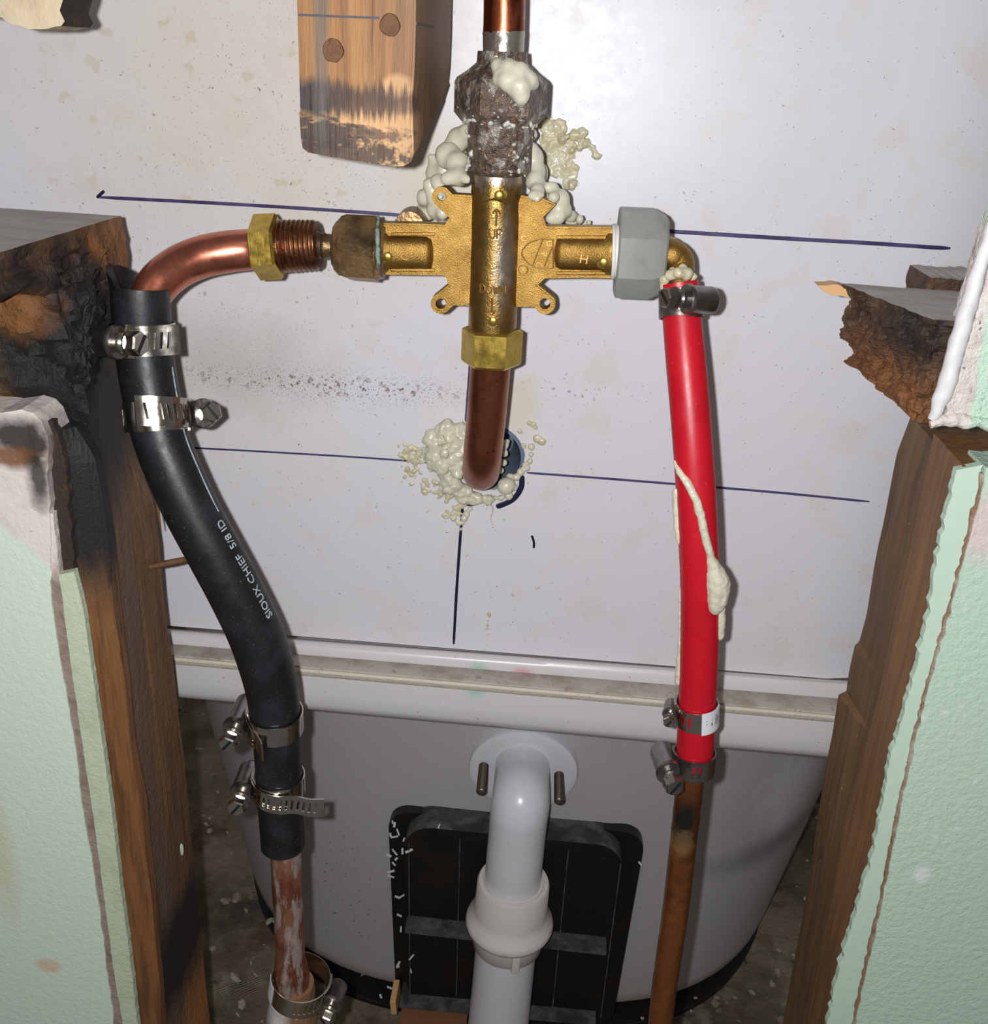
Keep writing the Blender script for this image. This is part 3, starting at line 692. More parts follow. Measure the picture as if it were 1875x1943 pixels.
# ------------------------------------------------------------------ framing timber
def edgefn(pts, Y):
    tab = [(P(a, b, Y).z, P(a, b, Y).x) for a, b in pts]
    return lambda z: interp(tab, z)
def stud_bm(z0, z1, cols, n=90, seg=6, amp=0.0008, sc_=120, topslope=None, capfn=None):
    """cols: list of (xfn, yfn) corners anticlockwise; rows along z"""
    bm = bmesh.new(); rr = []
    for i in range(n + 1):
        z = lerp(z0, z1, i / n); c = [Vector((fx(z), fy(z) if callable(fy) else fy, z)) for fx, fy in cols]
        ring = []
        for a, b in zip(c, c[1:] + c[:1]):
            for k in range(seg):
                q = a.lerp(b, k / seg)
                q += Vector((noise.noise(Vector((q.x * sc_, q.y * sc_, z * sc_ * .25))), noise.noise(Vector((q.y * sc_, q.x * sc_, z * sc_ * .25 + 9))), 0)) * amp
                ring.append(q)
        rr.append(ring)
    ringmesh(bm, rr); return bm
# left stud: upright whose front is burnt and broken at the top
zt = P(120, 432, -0.10).z
back = edgefn([(229, 408), (243, 490), (238, 560), (228, 620), (222, 680), (236, 754), (258, 863), (290, 946), (304, 1032), (311, 1125), (318, 1200), (328, 1252), (337, 1334), (351, 1456), (367, 1640), (384, 1803), (398, 1943), (412, 2080)], -0.056)
FC = [(P(a, b, c)) for a, b, c in ((212, 413, -.0630), (196, 470, -.0740), (180, 540, -.090), (172, 640, -.106), (162, 740, -.110), (174, 830, -.108), (197, 900, -.108), (206, 960, -.108), (214, 1048, -.108), (224, 1156, -.108), (241, 1293, -.108), (253, 1415, -.108), (271, 1538, -.108), (290, 1680, -.108), (298, 1762, -.108), (312, 1943, -.108), (330, 2080, -.108))]
zt = FC[0].z
fcx = lambda z: interp([(p.z, p.x) for p in FC], z)
fcy = lambda z: interp([(p.z, p.y) for p in FC], z)
zlev = lambda py, Y: P(150, py, Y).z
def PZ(px_, py_, z):
    d = ray(px_, py_); return CP + d * ((z - CP.z) / d.z)
lx = P(-60, 800, -0.115).x - 0.03
cA, cB = PZ(0, 504, zt), PZ(78, 478, zt)
YL = cA.y + (cA.y - cB.y) / (cA.x - cB.x) * (lx - cA.x) * .6
yl = lambda z: interp([(-1, -.108), (zlev(800, -.11), -.108), (zlev(740, -.115), -.116), (zlev(560, -.12), max(YL, -.125)), (zt, YL)], z)
mx_ = lambda z: min(interp([(-1, cB.x), (zt, cB.x)], z), fcx(z) - .004)
my_ = lambda z: interp([(-1, -.108), (zlev(800, -.11), -.108), (zlev(740, -.115), -.114), (zlev(560, -.12), -.116), (zt, cB.y)], z)
bm = stud_bm(P(300, 2100, -0.06).z, zt - 0.0003, [(lambda z: lx, yl), (mx_, my_), (fcx, fcy), (back, -0.056), (lambda z: lx, -0.056)], n=300, seg=24, amp=0.0005)
zc = zlev(800, -.11)
def ragged(c):
    k = max(0, min(1, (c.z - zc) / 0.02)) * (1 if c.y < -0.070 else 0.25)
    return k * max(0, min(1, (zt - .0006 - c.z) / .004))
jitter(bm, 0.0048, 60, ragged, 5)
jitter(bm, 0.0022, 300, ragged, 4)
stud_l = obj('wall_stud', bm, [M['wood_l'], M['wood_gray']], smooth=True, angle=50)
for f in stud_l.data.polygons:
    if f.normal.z > 0.7 and f.center.z > zt - 0.0012: f.material_index = 1
tag(stud_l, 'charred wooden wall stud at the left with grey sawn top and burnt broken face', 'stud')
# board nailed to its front left of the long crack
bx = edgefn([(139, 800), (182, 869), (196, 955), (208, 1048), (219, 1156), (238, 1293), (250, 1415), (268, 1538), (286, 1680), (295, 1762), (308, 1943), (325, 2080)], -0.116)
bl = edgefn([(88, 800), (96, 986), (118, 1085), (150, 1150), (170, 1252), (190, 1395), (210, 1538), (226, 1680), (243, 1803), (259, 1943), (278, 2080)], -0.1252)
bm = stud_bm(P(250, 2100, -0.118).z, P(130, 808, -0.116).z, [(bl, -0.1252), (bx, -0.1165), (bx, -0.1100), (bl, -0.1100)], n=110, seg=5, amp=0.0010, sc_=90)
tag(obj('wood_board', bm, M['wood_l2'], smooth=False), 'thin charred board fixed on the left stud beside the mint wall edge', 'board')

# right stud and the board in front of it
rb = [(1725, 800), (1703, 859), (1685, 945), (1667, 1035), (1656, 1100), (1644, 1165), (1629, 1222), (1622, 1224), (1612, 1270), (1606, 1312), (1592, 1317), (1580, 1390), (1568, 1447), (1552, 1550), (1538, 1653), (1512, 1800), (1485, 1943), (1458, 2080)]
backr = edgefn(rb, -0.056)
mid = [(1785, 760), (1773, 829), (1732, 1035), (1703, 1153), (1668, 1329), (1626, 1506), (1585, 1682), (1544, 1888), (1505, 2080)]
midr = edgefn(mid, -0.088)
rx = P(1950, 900, -0.1).x
bm = stud_bm(P(1500, 2110, -0.06).z, P(1725, 806, -0.056).z + 0.004, [(backr, -0.056), (midr, -0.090), (lambda z: rx + .01, -0.090), (lambda z: rx + .01, -0.056)], n=170, seg=6, amp=0.0005)
tag(obj('wall_stud', bm, M['wood_r'], smooth=False), 'brown wooden wall stud at the right, below the broken stub', 'stud')
fr_ = [(1850, 850), (1818, 900), (1782, 1035), (1764, 1153), (1733, 1288), (1688, 1447), (1656, 1623), (1593, 1829), (1573, 1929), (1543, 2080)]
frx = edgefn(fr_, -0.126)
midr2 = edgefn([(x - 2, y) for x, y in mid], -0.0905)
zb = P(1810, 852, -0.108).z
bm = stud_bm(P(1560, 2110, -0.108).z, zb, [(midr2, -0.0905), (frx, -0.1262), (lambda z: rx - .012, -0.1262), (lambda z: rx - .012, -0.0905)], n=130, seg=6, amp=0.0006)
tag(obj('wood_board', bm, M['wood_r2'], smooth=False), 'orange brown board between the right stud and the mint painted edge', 'board')

# broken stub above, and the small block behind it
zs0, zs1 = P(1745, 797, -0.122).z, P(1765, 606, -0.122).z
ledge = edgefn([(1585, 520), (1603, 560), (1606, 600), (1598, 640), (1612, 660), (1604, 700), (1594, 735), (1600, 760)], -0.062)
ledgef = edgefn([(1768, 600), (1765, 650), (1760, 700), (1748, 760), (1738, 800)], -0.1215)
bm = stud_bm(zs0, zs1, [(ledge, lambda z: -0.066), (ledgef, -0.1215), (lambda z: rx - .006, -0.1215), (lambda z: rx - .006, -0.066)], n=80, seg=26, amp=0.0018, sc_=170)
jitter(bm, 0.004, 90, lambda c: 1 if (c.z < zs1 - .002) else 0, 6)
for v in bm.verts:                                # the back of the stub broke off higher up
    k = max(0, min(1, (v.co.y + 0.118) / 0.052)); f = (zs1 - v.co.z) / (zs1 - zs0)
    v.co.z += f * k * (0.004)
o = obj('broken_stud_stub', bm, [M['wood_rot'], M['wood_gray']], smooth=False)
for f in o.data.polygons:
    if f.normal.z > 0.6 and f.center.z > zs1 - 0.0012: f.material_index = 1
tag(o, 'jagged broken stud stub with grey top jutting from the right wall', 'wood')
pts = [(1553, 541), (1590, 541), (1606, 549), (1612, 566), (1588, 560), (1566, 556), (1558, 549)]
bm = plate_bm(pts, -0.066, -0.058, d=8, rag=0.0006); tag(obj('wood_sliver', bm, M['splint'], smooth=False), 'pale pointed wood sliver at the left tip of the broken stub', 'splinter')
bm = plate_bm([(1766, 530), (1778, 527), (1870, 532), (1866, 600), (1762, 592), (1759, 560)], -0.056, -0.028, d=7, rag=0.0010)
o = obj('wood_block', bm, [M['wood_rot'], M['wood_gray']], smooth=False)
for f in o.data.polygons:
    if f.normal.z > 0.6: f.material_index = 1  # lit look of the top face put into its colour with paler grey
tag(o, 'small rough wood block against the panel behind the broken stub', 'wood')

# wood block hanging at the top
fo = [(561, -80), (563, 20), (566, 120), (569, 210), (570, 216), (567, 219), (570, 262), (573, 282), (584, 291), (640, 301), (700, 311), (745, 317), (765, 317), (780, 308), (785, 290), (783, 240), (782, 190), (786, 130), (788, 60), (790, -80)]
fr = [P(x, y, -0.12) for x, y in fo]
zbk = P(850, 165, -0.018).z
bk = []
for (x, y), p in zip(fo, fr):
    bk.append(Vector((p.x + 0.0008, -0.018, max(p.z, zbk + 0.0) + (0.0 if p.z > zbk else (p.z - fr[12].z) * 0.1))))
bm = prism_bm(fr, bk, steps=16)
bmesh.ops.bevel(bm, geom=[e for e in bm.edges if e.is_manifold and abs(e.calc_face_angle(0)) > 0.9], offset=0.0008, segments=2, affect='EDGES')
blk = thing('wood_block', 'scorched wood block hanging at the top with two rusty nail heads', 'wood', P(675, 315, -0.07))
obj('block', bm, M['wood_block'], blk, angle=35)
for (x, y, r) in ((740, 48, 20), (632, 96, 21)):
    c = P(x, y, -0.12); rr = r * S(x, y, -0.12)
    bm = lathe_bm(c + Vector((0, 0.002, 0)), c + Vector((0, -0.0012, 0)), [(0, rr), (.7, rr), (.95, rr * .93), (1, rr * .6), (1, rr * .05)], 24, bump=0.0005)
    obj('nail_head', bm, M['rust'], blk)
def ppen(pts, wpx, m, parent, Y):
    bm = bmesh.new(); rr = []
    q2 = [Vector(v) for v in catmull([list(P(x, y, Y)) for x, y in pts], 4)]
    for i, p in enumerate(q2):
        t = (q2[min(i + 1, len(q2) - 1)] - q2[max(i - 1, 0)]).normalized(); s = Vector((-t.z, 0, t.x)); h = wpx * 0.00009
        rr.append([p + s * h, p + s * h + Vector((0, .0006, 0)), p - s * h + Vector((0, .0006, 0)), p - s * h])
    ringmesh(bm, rr); return obj('pencil_line', bm, m, parent, smooth=False)
ppen([(566, 28), (640, 31), (720, 34)], 4, M['pencil'], blk, -0.1202)
a = P(787, 44, -0.119); b = Vector((P(850, 41, -0.02).x, -0.03, a.z))
bm = box_bm((a + Vector((a.x, -0.03, a.z))) / 2 + Vector((0.0002, 0, 0)), Vector((1, 0, 0)), Vector((0, 1, 0)), Vector((0, 0, 1)), 0.0005, 0.0445, 0.0004)
obj('pencil_line', bm, M['pencil'], blk, smooth=False)

# beige fragment in the upper left corner
fo = [(-120, -80), (128, -80), (120, 0), (112, 20), (124, 40), (118, 50), (90, 55), (55, 54), (25, 48), (5, 34), (-120, 20)]
bm = plate_bm(fo, -0.118, -0.096, d=10, rag=0.0008)
o = obj('broken_board', bm, [M['plaster_chip'], M['char_dark']], smooth=False)
for f in o.data.polygons:
    if f.normal.x > 0.4: f.material_index = 1  # right-facing side of the fragment is darker
tag(o, 'beige broken board fragment in the upper left corner', 'board')

# ------------------------------------------------------------------ brass shower valve
YV = -0.056
px = lambda n, x=900, y=480, Y=YV: n * S(x, y, Y)
valve = thing('shower_valve', 'cast brass shower valve with raised letters and four ears', 'valve', P(936, 480, YV))
def ear(cx, cy, r, a0, a1, n=14):
    return [(cx + r * math.cos(R(lerp(a0, a1, k / n))), cy + r * math.sin(R(lerp(a0, a1, k / n)))) for k in range(n + 1)]
out = [(724, 424), (800, 425), (844, 427), (853, 414)]
out += ear(838, 374, 19, 135, 300)
out += [(858, 369), (895, 371), (990, 371), (1030, 377), (1055, 388), (1030, 413), (1036, 430), (1100, 431), (1168, 432), (1168, 529), (1100, 528), (1034, 529), (1021, 541)]
out += ear(1034, 577, 20, -40, 130)
out += [(1014, 583), (980, 583), (890, 581), (861, 580)]
out += ear(836, 577, 19, 55, 225)
out += [(851, 541), (844, 523), (724, 522)]
YP = -0.0590
fr = [P(x, y, YP) for x, y in out]
bm = bmesh.new()
holes = [(838, 373, 9), (1034, 577, 10.5), (836, 577, 10)]
loops = [fr] + [[P(cx + r * math.cos(k * math.pi / 10), cy + r * math.sin(k * math.pi / 10), YP) for k in range(20)] for cx, cy, r in holes]
for dep in (0, 1):
    es = []
    for lp in loops:
        v = [bm.verts.new(q + Vector((0, 0.0075 * dep, 0))) for q in lp]
        es += [bm.edges.new((v[i], v[(i + 1) % len(v)])) for i in range(len(v))]
        if dep == 0: lp_v = v
    bmesh.ops.triangle_fill(bm, edges=es, use_beauty=True, use_dissolve=False)
    if dep == 0: n0 = len(bm.verts)
bm.verts.ensure_lookup_table(); base = 0
for lp in loops:
    n = len(lp)
    for i in range(n):
        bm.faces.new((bm.verts[base + i], bm.verts[base + (i + 1) % n], bm.verts[n0 + base + (i + 1) % n], bm.verts[n0 + base + i]))
    base += n
bmesh.ops.recalc_face_normals(bm, faces=bm.faces)
be = [e for e in bm.edges if e.is_manifold and e.calc_face_angle(0) > 1.2 and min(v.co.y for v in e.verts) < YP + .001 and max(v.co.y for v in e.verts) < YP + .001]
bmesh.ops.bevel(bm, geom=be, offset=0.0007, segments=2, affect='EDGES')
obj('mounting_plate', bm, M['brass'], valve, angle=35)
core = Path([(944, 318, 47, YV), (943, 350, 48, YV), (942, 369, 48.5, YV), (941, 376, 46.5, YV), (940, 450, 46.5, YV), (937, 540, 46, YV), (935, 600, 46, YV), (934, 632, 45, YV)], 6)
obj('centre_tube', tube_bm(core, 48, bump=0.00015), M['brass_tube'], valve)
def boss(x0, x1, yc, r, name='inlet_arm', flip=False):
    a, b = P(x0, yc[0], YV), P(x1, yc[1], YV); rr = px(r)
    shp = []
    n = 40
    for k in range(n):
        t = 2 * math.pi * k / n; c, s = math.cos(t), math.sin(t)
        shp.append((math.copysign(abs(c) ** .8, c), math.copysign(abs(s) ** .8, s)))
    pr = [(0, rr * 1.25), (.12, rr * 1.25), (.2, rr), (.88, rr), (.97, rr * .86), (1, rr * .5)]
    obj(name, lathe_bm(a, b, pr, n, shape=shp), M['brass'], valve, angle=50)
boss(720, 824, (476, 479), 33); boss(1166, 1052, (481, 478), 32)
for x0, x1, y0, y1 in ((742, 826, 444, 512), (1055, 1150, 450, 518)):
    p = [P(x0, y0, YP), P(x1, y0, YP), P(x1, y1, YP), P(x0, y1, YP)]
    for (i, j) in ((0, 1), (2, 3)):
        c = (p[i] + p[j]) / 2; e = (p[j] - p[i])
        obj('raised_rib', box_bm(c, e.normalized(), Vector((0, 1, 0)), Vector((0, 0, 1)), e.length / 2, 0.0016, 0.0007, bev=0.0005), M['brass'], valve)
for (x, y, Y) in ((736, 487, YV - px(34)), (1146, 497, YV - px(34)), (947, 370, YV - px(47)), (936, 609, YV - px(45))):
    c = P(x, y, Y); r = px(8.5)
    obj('locating_pin', lathe_bm(c + Vector((0, .004, 0)), c + Vector((0, -0.0016, 0)), [(0, r * 1.9), (.55, r * 1.7), (.62, r), (.95, r), (1, r * .8), (1, r * .1)], 24), M['brass_nut'], valve)
# raised lettering
def vtext(t, x, y, size, rot=0, name='raised_letters'):
    b = text_bm(t, px(size), 0.0007)
    if 893 < x < 985:
        L = core.near(y); c = core.at(L)[0]; x0 = proj(c)[0]; a0 = math.asin(max(-.9, min(.9, (x - x0) / 47)))
        wrap(b, core, L, a0, rot, 0.0005)
    else:
        base_ = P(x, y, YP if not (745 < x < 822 or 1060 < x < 1165) else YV - px(33.5)); 
        m = Matrix.Rotation(R(rot), 3, 'Y').transposed() if False else Matrix.Rotation(R(-rot), 3, 'Y')
        for v in b.verts:
            q = m @ Vector((v.co.x, -v.co.z, v.co.y)); v.co = base_ + q
    obj(name, b, M['brass_hi'], valve, smooth=False)
vtext('C', 768, 485, 24, -8); vtext('H', 1108, 492, 24, -4)
vtext('C', 994, 452, 15, -5); vtext('R', 993, 512, 12, 0); 
vtext('U', 1042, 462, 16, -75); vtext('P', 1032, 482, 16, -75); vtext('C', 1022, 502, 16, -75)
def line3(pts, wpx, Y, name, wraprad=False):
    q = [P(x, y, Y) for x, y in pts] if not wraprad else None
    if wraprad:
        q = []
        for x, y in pts:
            L = core.near(y); c = core.at(L)[0]; a0 = math.asin((x - proj(c)[0]) / 47.0); q.append(core.on(L, a0, 0.0002))
    b = bmesh.new()
    pth = Path([(v.x, v.y, v.z, wpx * 0.5 * px(1)) for v in q], 3, world=True)
    return obj(name, tube_bm(pth, 8), M['brass_hi'], valve)
line3([(944, 421), (945, 407), (945, 393)], 4, 0, 'raised_arrow', True); line3([(938, 399), (945, 390), (952, 399)], 4, 0, 'raised_arrow', True)
line3([(937, 555), (937, 568), (936, 582)], 4, 0, 'raised_arrow', True); line3([(930, 577), (936, 585), (943, 577)], 4, 0, 'raised_arrow', True)
line3([(1050, 455), (1025, 454), (1003, 462), (990, 480), (1003, 500), (1025, 509), (1050, 508)], 2.6, YP, 'raised_shield')
line3([(1050, 454), (1050, 480), (1050, 509)], 2.6, YP, 'raised_shield')
line3([(1030, 456), (1020, 480), (1011, 504)], 2, YP, 'raised_shield'); line3([(1048, 470), (1040, 488), (1033, 507)], 2, YP, 'raised_shield')
circ = [(993 + 9 * math.cos(k * .7854), 512 + 9 * math.sin(k * .7854)) for k in range(9)]
line3(circ, 2, YP, 'raised_shield')
LET = {'U': [(0, 1), (0, .3), (.25, 0), (.75, 0), (1, .3), (1, 1)], 'P': [(0, 0), (0, 1), (.75, 1), (1, .75), (.75, .48), (.05, .48)],
       'D': [(0, 0), (0, 1), (.6, 1), (1, .7), (1, .3), (.6, 0), (0, 0)], 'O': [(.5, 1), (.1, .8), (0, .5), (.1, .2), (.5, 0), (.9, .2), (1, .5), (.9, .8), (.5, 1)],
       'W': [(0, 1), (.25, 0), (.5, .8), (.75, 0), (1, 1)], 'N': [(0, 0), (0, 1), (1, 0), (1, 1)]}
def raised(word, cx, cy, w_, h_, gap):
    b = bmesh.new(); n = len(word); tot = n * w_ + (n - 1) * gap
    for i, ch in enumerate(word):
        x0 = cx - tot / 2 + i * (w_ + gap); q = []
        pp = LET[ch]; pts_ = []
        for a_, b2 in zip(pp, pp[1:]): pts_ += [(lerp(a_[0], b2[0], k / 3), lerp(a_[1], b2[1], k / 3)) for k in range(3)]
        pts_.append(pp[-1])
        for u, v in pts_:
            x, y = x0 + u * w_, cy + h_ / 2 - v * h_ + .05 * (x0 - cx)
            L = core.near(y); c = core.at(L)[0]; a0 = math.asin((x - proj(c)[0]) / 47.0); q.append(core.on(L, a0, 0.00025))
        tube_bm(Path([(v.x, v.y, v.z, 1.7 * px(1)) for v in q], 2, world=True), 8, bm=b)
    obj('raised_letters', b, M['brass_hi'], valve)
raised('UP', 944, 437, 10, 17, 4); raised('DOWN', 938, 540, 9.5, 15, 3)
# stop on the back of the left arm
c = P(776, 432, YV + .012)
obj('rear_stop', lathe_bm(c, c + Vector((0, .016, 0)), [(0, px(10)), (.02, px(30)), (.9, px(32)), (1, px(28))], 32), M['bronze'], valve)

# left union nut (part of the valve assembly)
def pts2(x0, y0, x1, y1, Y): return P(x0, y0, Y), P(x1, y1, Y)
a, b = pts2(632, 468, 730, 474, YV); 
bm = lathe_bm(a, b, [(0, px(24)), (.02, px(40)), (.1, px(50)), (.2, px(62)), (.3, px(66)), (.86, px(67)), (.88, px(62)), (.98, px(60)), (1, px(50))], 6, rot=R(30 + 14))
un = thing('union_nut', 'dark bronze union nut on the left arm of the brass valve', 'nut', P(680, 530, YV))
obj('hex_body', bm, M['bronze'], un, angle=20)
bm = lathe_bm(a, b, [(0, px(22)), (.06, px(46)), (.14, px(53)), (.9, px(57)), (1.0, px(48)), (1.04, px(46))], 40, bump=0.0003)
obj('collar', bm, M['bronze'], un)
p = Path([(718, 412, 3, YV - .004), (716, 440, 3.5, YV - .0125), (717, 475, 4, YV - .0138), (718, 505, 3.5, YV - .0115), (719, 526, 3, YV - .004)], 8)
obj('verdigris_seam', tube_bm(p, 10, bump=.0006), mat('verdigris', (128, 148, 138), 0.7, 0, [('n', (80, 66, 50), 300, .5, .6, .8)]), un)

# adapter: brass hex, thread, neck
ad_ = thing('brass_adapter', 'bright brass hex adapter with tarnished threads above the copper bend', 'fitting', P(560, 525, YV))
a, b = pts2(484, 470, 532, 468, YV)
obj('hex_collar', lathe_bm(a, b, [(0, px(40)), (.0, px(54)), (.08, px(62)), (.9, px(62)), (1, px(56)), (1, px(40))], 6, rot=R(30 - 6)), M['brass_nut'], ad_, angle=20)
a, b = pts2(528, 468, 604, 465, YV); prof = [(0, px(46))]
for k in range(8):
    t = .06 + k * .113; prof += [(t, px(44)), (t + .045, px(50 - .4 * k)), (t + .07, px(50 - .4 * k)), (t + .11, px(44))]
prof += [(1, px(43)), (1.02, px(30))]
obj('thread', lathe_bm(a, b, prof, 44, bump=.0002), M['thread'], ad_, angle=60)
a, b = pts2(600, 466, 640, 468, YV)
obj('neck', lathe_bm(a, b, [(0, px(32)), (.1, px(26)), (.3, px(23)), (.4, px(25)), (.5, px(23)), (.8, px(22)), (1, px(30))], 32), M['bronze'], ad_)

# right side: grey plastic nut, washer, brass elbow
gn = thing('plastic_union_nut', 'large grey plastic nut on the right arm of the brass valve', 'nut', P(1210, 560, YV))
a, b = pts2(1170, 478, 1262, 482, YV); rr = px(1)
shape = [(68, -36), (68, 36), (52, 60), (36, 79), (-10, 80), (-30, 79), (-64, 40), (-64, -40), (-30, -79), (-10, -80), (36, -79), (52, -60)]
t = (b - a).normalized(); f, g_ = perp_frame(t)
sgn = 1
bm = lathe_bm(a, b, [(0, rr * .80), (0, rr * .96), (.03, rr * 1.0), (.70, rr * 1.0), (.96, rr * .86), (1, rr * .80), (1, rr * .5)], 12, shape=shape)
bmesh.ops.bevel(bm, geom=[e for e in bm.edges if e.is_manifold and e.calc_face_angle(0) > .5], offset=0.0005, segments=2, affect='EDGES')
obj('nut_body', bm, M['grey_nut'], gn, angle=25)
a2_, b2_ = pts2(1160, 478, 1172, 478, YV)
obj('washer', lathe_bm(a2_, b2_, [(0, px(30)), (0, px(50)), (.4, px(52)), (.6, px(50)), (1, px(50)), (1, px(30))], 40), M['white_tape'], gn)
el_ = thing('brass_elbow', 'small brass elbow between the grey nut and the red hose', 'elbow', P(1290, 540, YV))
YE = -0.060
p = Path([(1240, 481, 34, YV), (1262, 482, 34, YV), (1272, 483, 30, YE), (1284, 489, 28, YE), (1290, 503, 28, YE), (1290, 525, 27, -.063), (1291, 556, 25, -.067)], 7)
obj('elbow_body', tube_bm(p, 32, bump=.0002), M['brass'], el_)
a, b = pts2(1250, 481, 1272, 483, YV)
obj('elbow_collar', lathe_bm(a, b, [(0, px(30)), (.1, px(40)), (.6, px(38)), (1, px(28))], 36), M['bronze'], el_)
blob('sealant_ring', [(1262, 530, 12, -.070), (1272, 522, 13, -.076), (1288, 517, 14, -.078), (1303, 520, 13, -.076), (1316, 526, 9, -.070), (1258, 545, 8, -.070), (1295, 508, 8, -.073), (1275, 512, 8, -.073)], M['foam_old'], el_, rag=.0009)

# lower nut and top nut
ln = thing('brass_hex_nut', 'brass hex nut under the valve where the drop pipe enters', 'nut', P(932, 690, YV))
a, b = P(935, 622, YV), P(932, 690, YV)
b = Vector((b.x, YV, b.z)); 
obj('hex_body', lathe_bm(a, b, [(0, px(44)), (.0, px(52)), (.06, px(60)), (.93, px(60)), (1, px(55)), (1, px(36))], 6, rot=R(30)), M['brass_nut'], ln, angle=20)
tn = thing('corroded_union_nut', 'corroded hex union nut crusted with residue above the valve', 'nut', P(948, 325, YV))
a, b = P(954, 120, YV), P(949, 236, YV)
obj('hex_body', lathe_bm(a, b, [(0, px(46)), (.12, px(60)), (.25, px(80)), (.32, px(84)), (.82, px(84)), (.97, px(70)), (1, px(55))], 6, rot=R(30 - 8)), M['crust'], tn, angle=25)
a, b = P(954, 98, YV), P(946, 332, YV)
bm = lathe_bm(a, b, [(0, px(38)), (.0, px(44)), (.14, px(46)), (.22, px(60)), (.3, px(70)), (.5, px(70)), (.56, px(63)), (.58, px(61)), (.95, px(60)), (.99, px(52)), (1, px(46))], 12, rot=R(15), bump=.0009, bscale=350)
obj('lower_body', bm, M['crust'], tn, angle=40)
random.seed(21); bl_r = []
for k in range(46):
    an0 = random.uniform(-85, 85); py0 = random.choice((random.gauss(233, 3), random.gauss(233, 3), random.gauss(224, 7), random.gauss(322, 4), random.uniform(245, 320), random.uniform(150, 325)))
    L_ = random.randint(1, 5)
    for q in range(L_):
        an = R(an0 + q * random.uniform(1, 4)); py_ = py0 + q * random.uniform(-1.5, 2.5)
        cx_ = lerp(954, 946, (py_ - 98) / 234); rpx = (60 if py_ > 236 else (71 if py_ < 222 else 65))
        q_ = P(cx_, py_, YV); rr_ = rpx * px(1); q_ = q_ + Vector((math.sin(an) * rr_, -math.cos(an) * rr_, 0)); p2 = proj(q_)
        bl_r.append((p2[0], p2[1], random.uniform(1.6, 5.2) * (1 - q * .1), q_.y))
blob('white_residue', bl_r, M['residue'], tn, voxel=.00035, smooth=3, rag=.0003, rscale=500)
rp = thing('copper_riser_pipe', 'dark red copper riser pipe leaving the top of the photo', 'pipe', P(955, 120, YV))
p = Path([(960, -120, 39, YV), (958, -40, 39.5, YV), (957, 30, 39.5, YV), (956, 64, 39.5, YV)], 6); obj('pipe', tube_bm(p, 40), M['copper_red'], rp)
p = Path([(956, 60, 40, YV), (956, 75, 40, YV), (955, 100, 39.5, YV), (954, 118, 39.5, YV)], 6); obj('solder_joint', tube_bm(p, 40, bump=.0003), M['solder'], rp)

# drop pipe into the spout hole
dp = Path([(932, 680, 38.5, YV), (928, 730, 38, -.0545), (923, 790, 37.5, -.050), (918, 840, 37, -.045), (915, 872, 36.5, -.040), (913, 893, 35.5, -.031), (912, 893, 35, -.019), (913, 880, 35, -.004), (914, 872, 35, .012)], 9)
o = obj('copper_drop_pipe', tube_bm(dp, 40), M['copper_mid']); tag(o, 'tarnished copper drop pipe bending into the foamed hole in the panel', 'pipe')
bl_ = P(962, 862, 0.012)
o = obj('blue_grey_sleeve', lathe_bm(P(930, 868, 0.004) + Vector((0, .030, 0)), P(930, 868, 0.004), [(0, HR * .8), (0, HR * 1.02), (1, HR * 1.02), (1, HR * .90), (.15, HR * .60), (.1, HR * .2)], 40), M['blue'])  # far end closed, shaped so that the hole stays dark inside
tag(o, 'blue grey plastic sleeve inside the panel hole behind the drop pipe', 'sleeve')

# ------------------------------------------------------------------ copper bend, hoses, lower pipes
cb = Path([(500, 472, 37, YV), (470, 474, 38, YV), (430, 478, 39, -.058), (385, 487, 39, -.062), (345, 503, 39, -.067), (312, 526, 39, -.073), (288, 556, 38, -.078), (275, 590, 37, -.082), (272, 640, 36, -.084)], 9)
o = obj('copper_bend_pipe', tube_bm(cb, 40), M['copper_new']); tag(o, 'shiny copper bend from the brass adapter into the black hose', 'pipe')
YH = -.084
hose = Path([(266, 548, 55, -.083), (267, 580, 54.5, YH), (272, 640, 54, -.085), (277, 690, 53.5, -.087), (288, 755, 53, -.090), (305, 830, 52, -.094), (330, 895, 52, -.097), (362, 965, 52, -.099), (405, 1045, 52, -.100), (448, 1125, 52, -.100), (484, 1200, 52, -.099), (506, 1265, 51, -.097), (518, 1320, 49, -.095), (526, 1400, 45.5, -.093), (531, 1506, 43, -.092), (536, 1585, 41.5, -.091), (537, 1604, 41, -.091)], 9)
hs = thing('black_rubber_hose', 'black rubber hose curving from the copper bend down to the left pipe', 'hose', P(537, 1604, -.091))
obj('hose', tube_bm(hose, 48, hollow0=10, wall=0.0030), M['rubber'], hs)
# raised cut lip at the left of the top end
bm = bmesh.new(); rings = []
for k in range(25):
    a = R(lerp(-172, -28, k / 24)); e = math.sin(math.pi * k / 24) ** .6
    hgt = (0.0085 * e + .0005)
    c, t, r, f, x = hose.frame(0.0005)
    d = f * math.cos(a) + x * math.sin(a)
    rings.append([c + d * (r - .0000), c + d * (r + .0004 + .001 * e) - t * hgt, c + d * (r - .0022 + .001 * e) - t * hgt, c + d * (r - .0029)])
ringmesh(bm, rings); obj('cut_lip', bm, M['rubber'], hs)
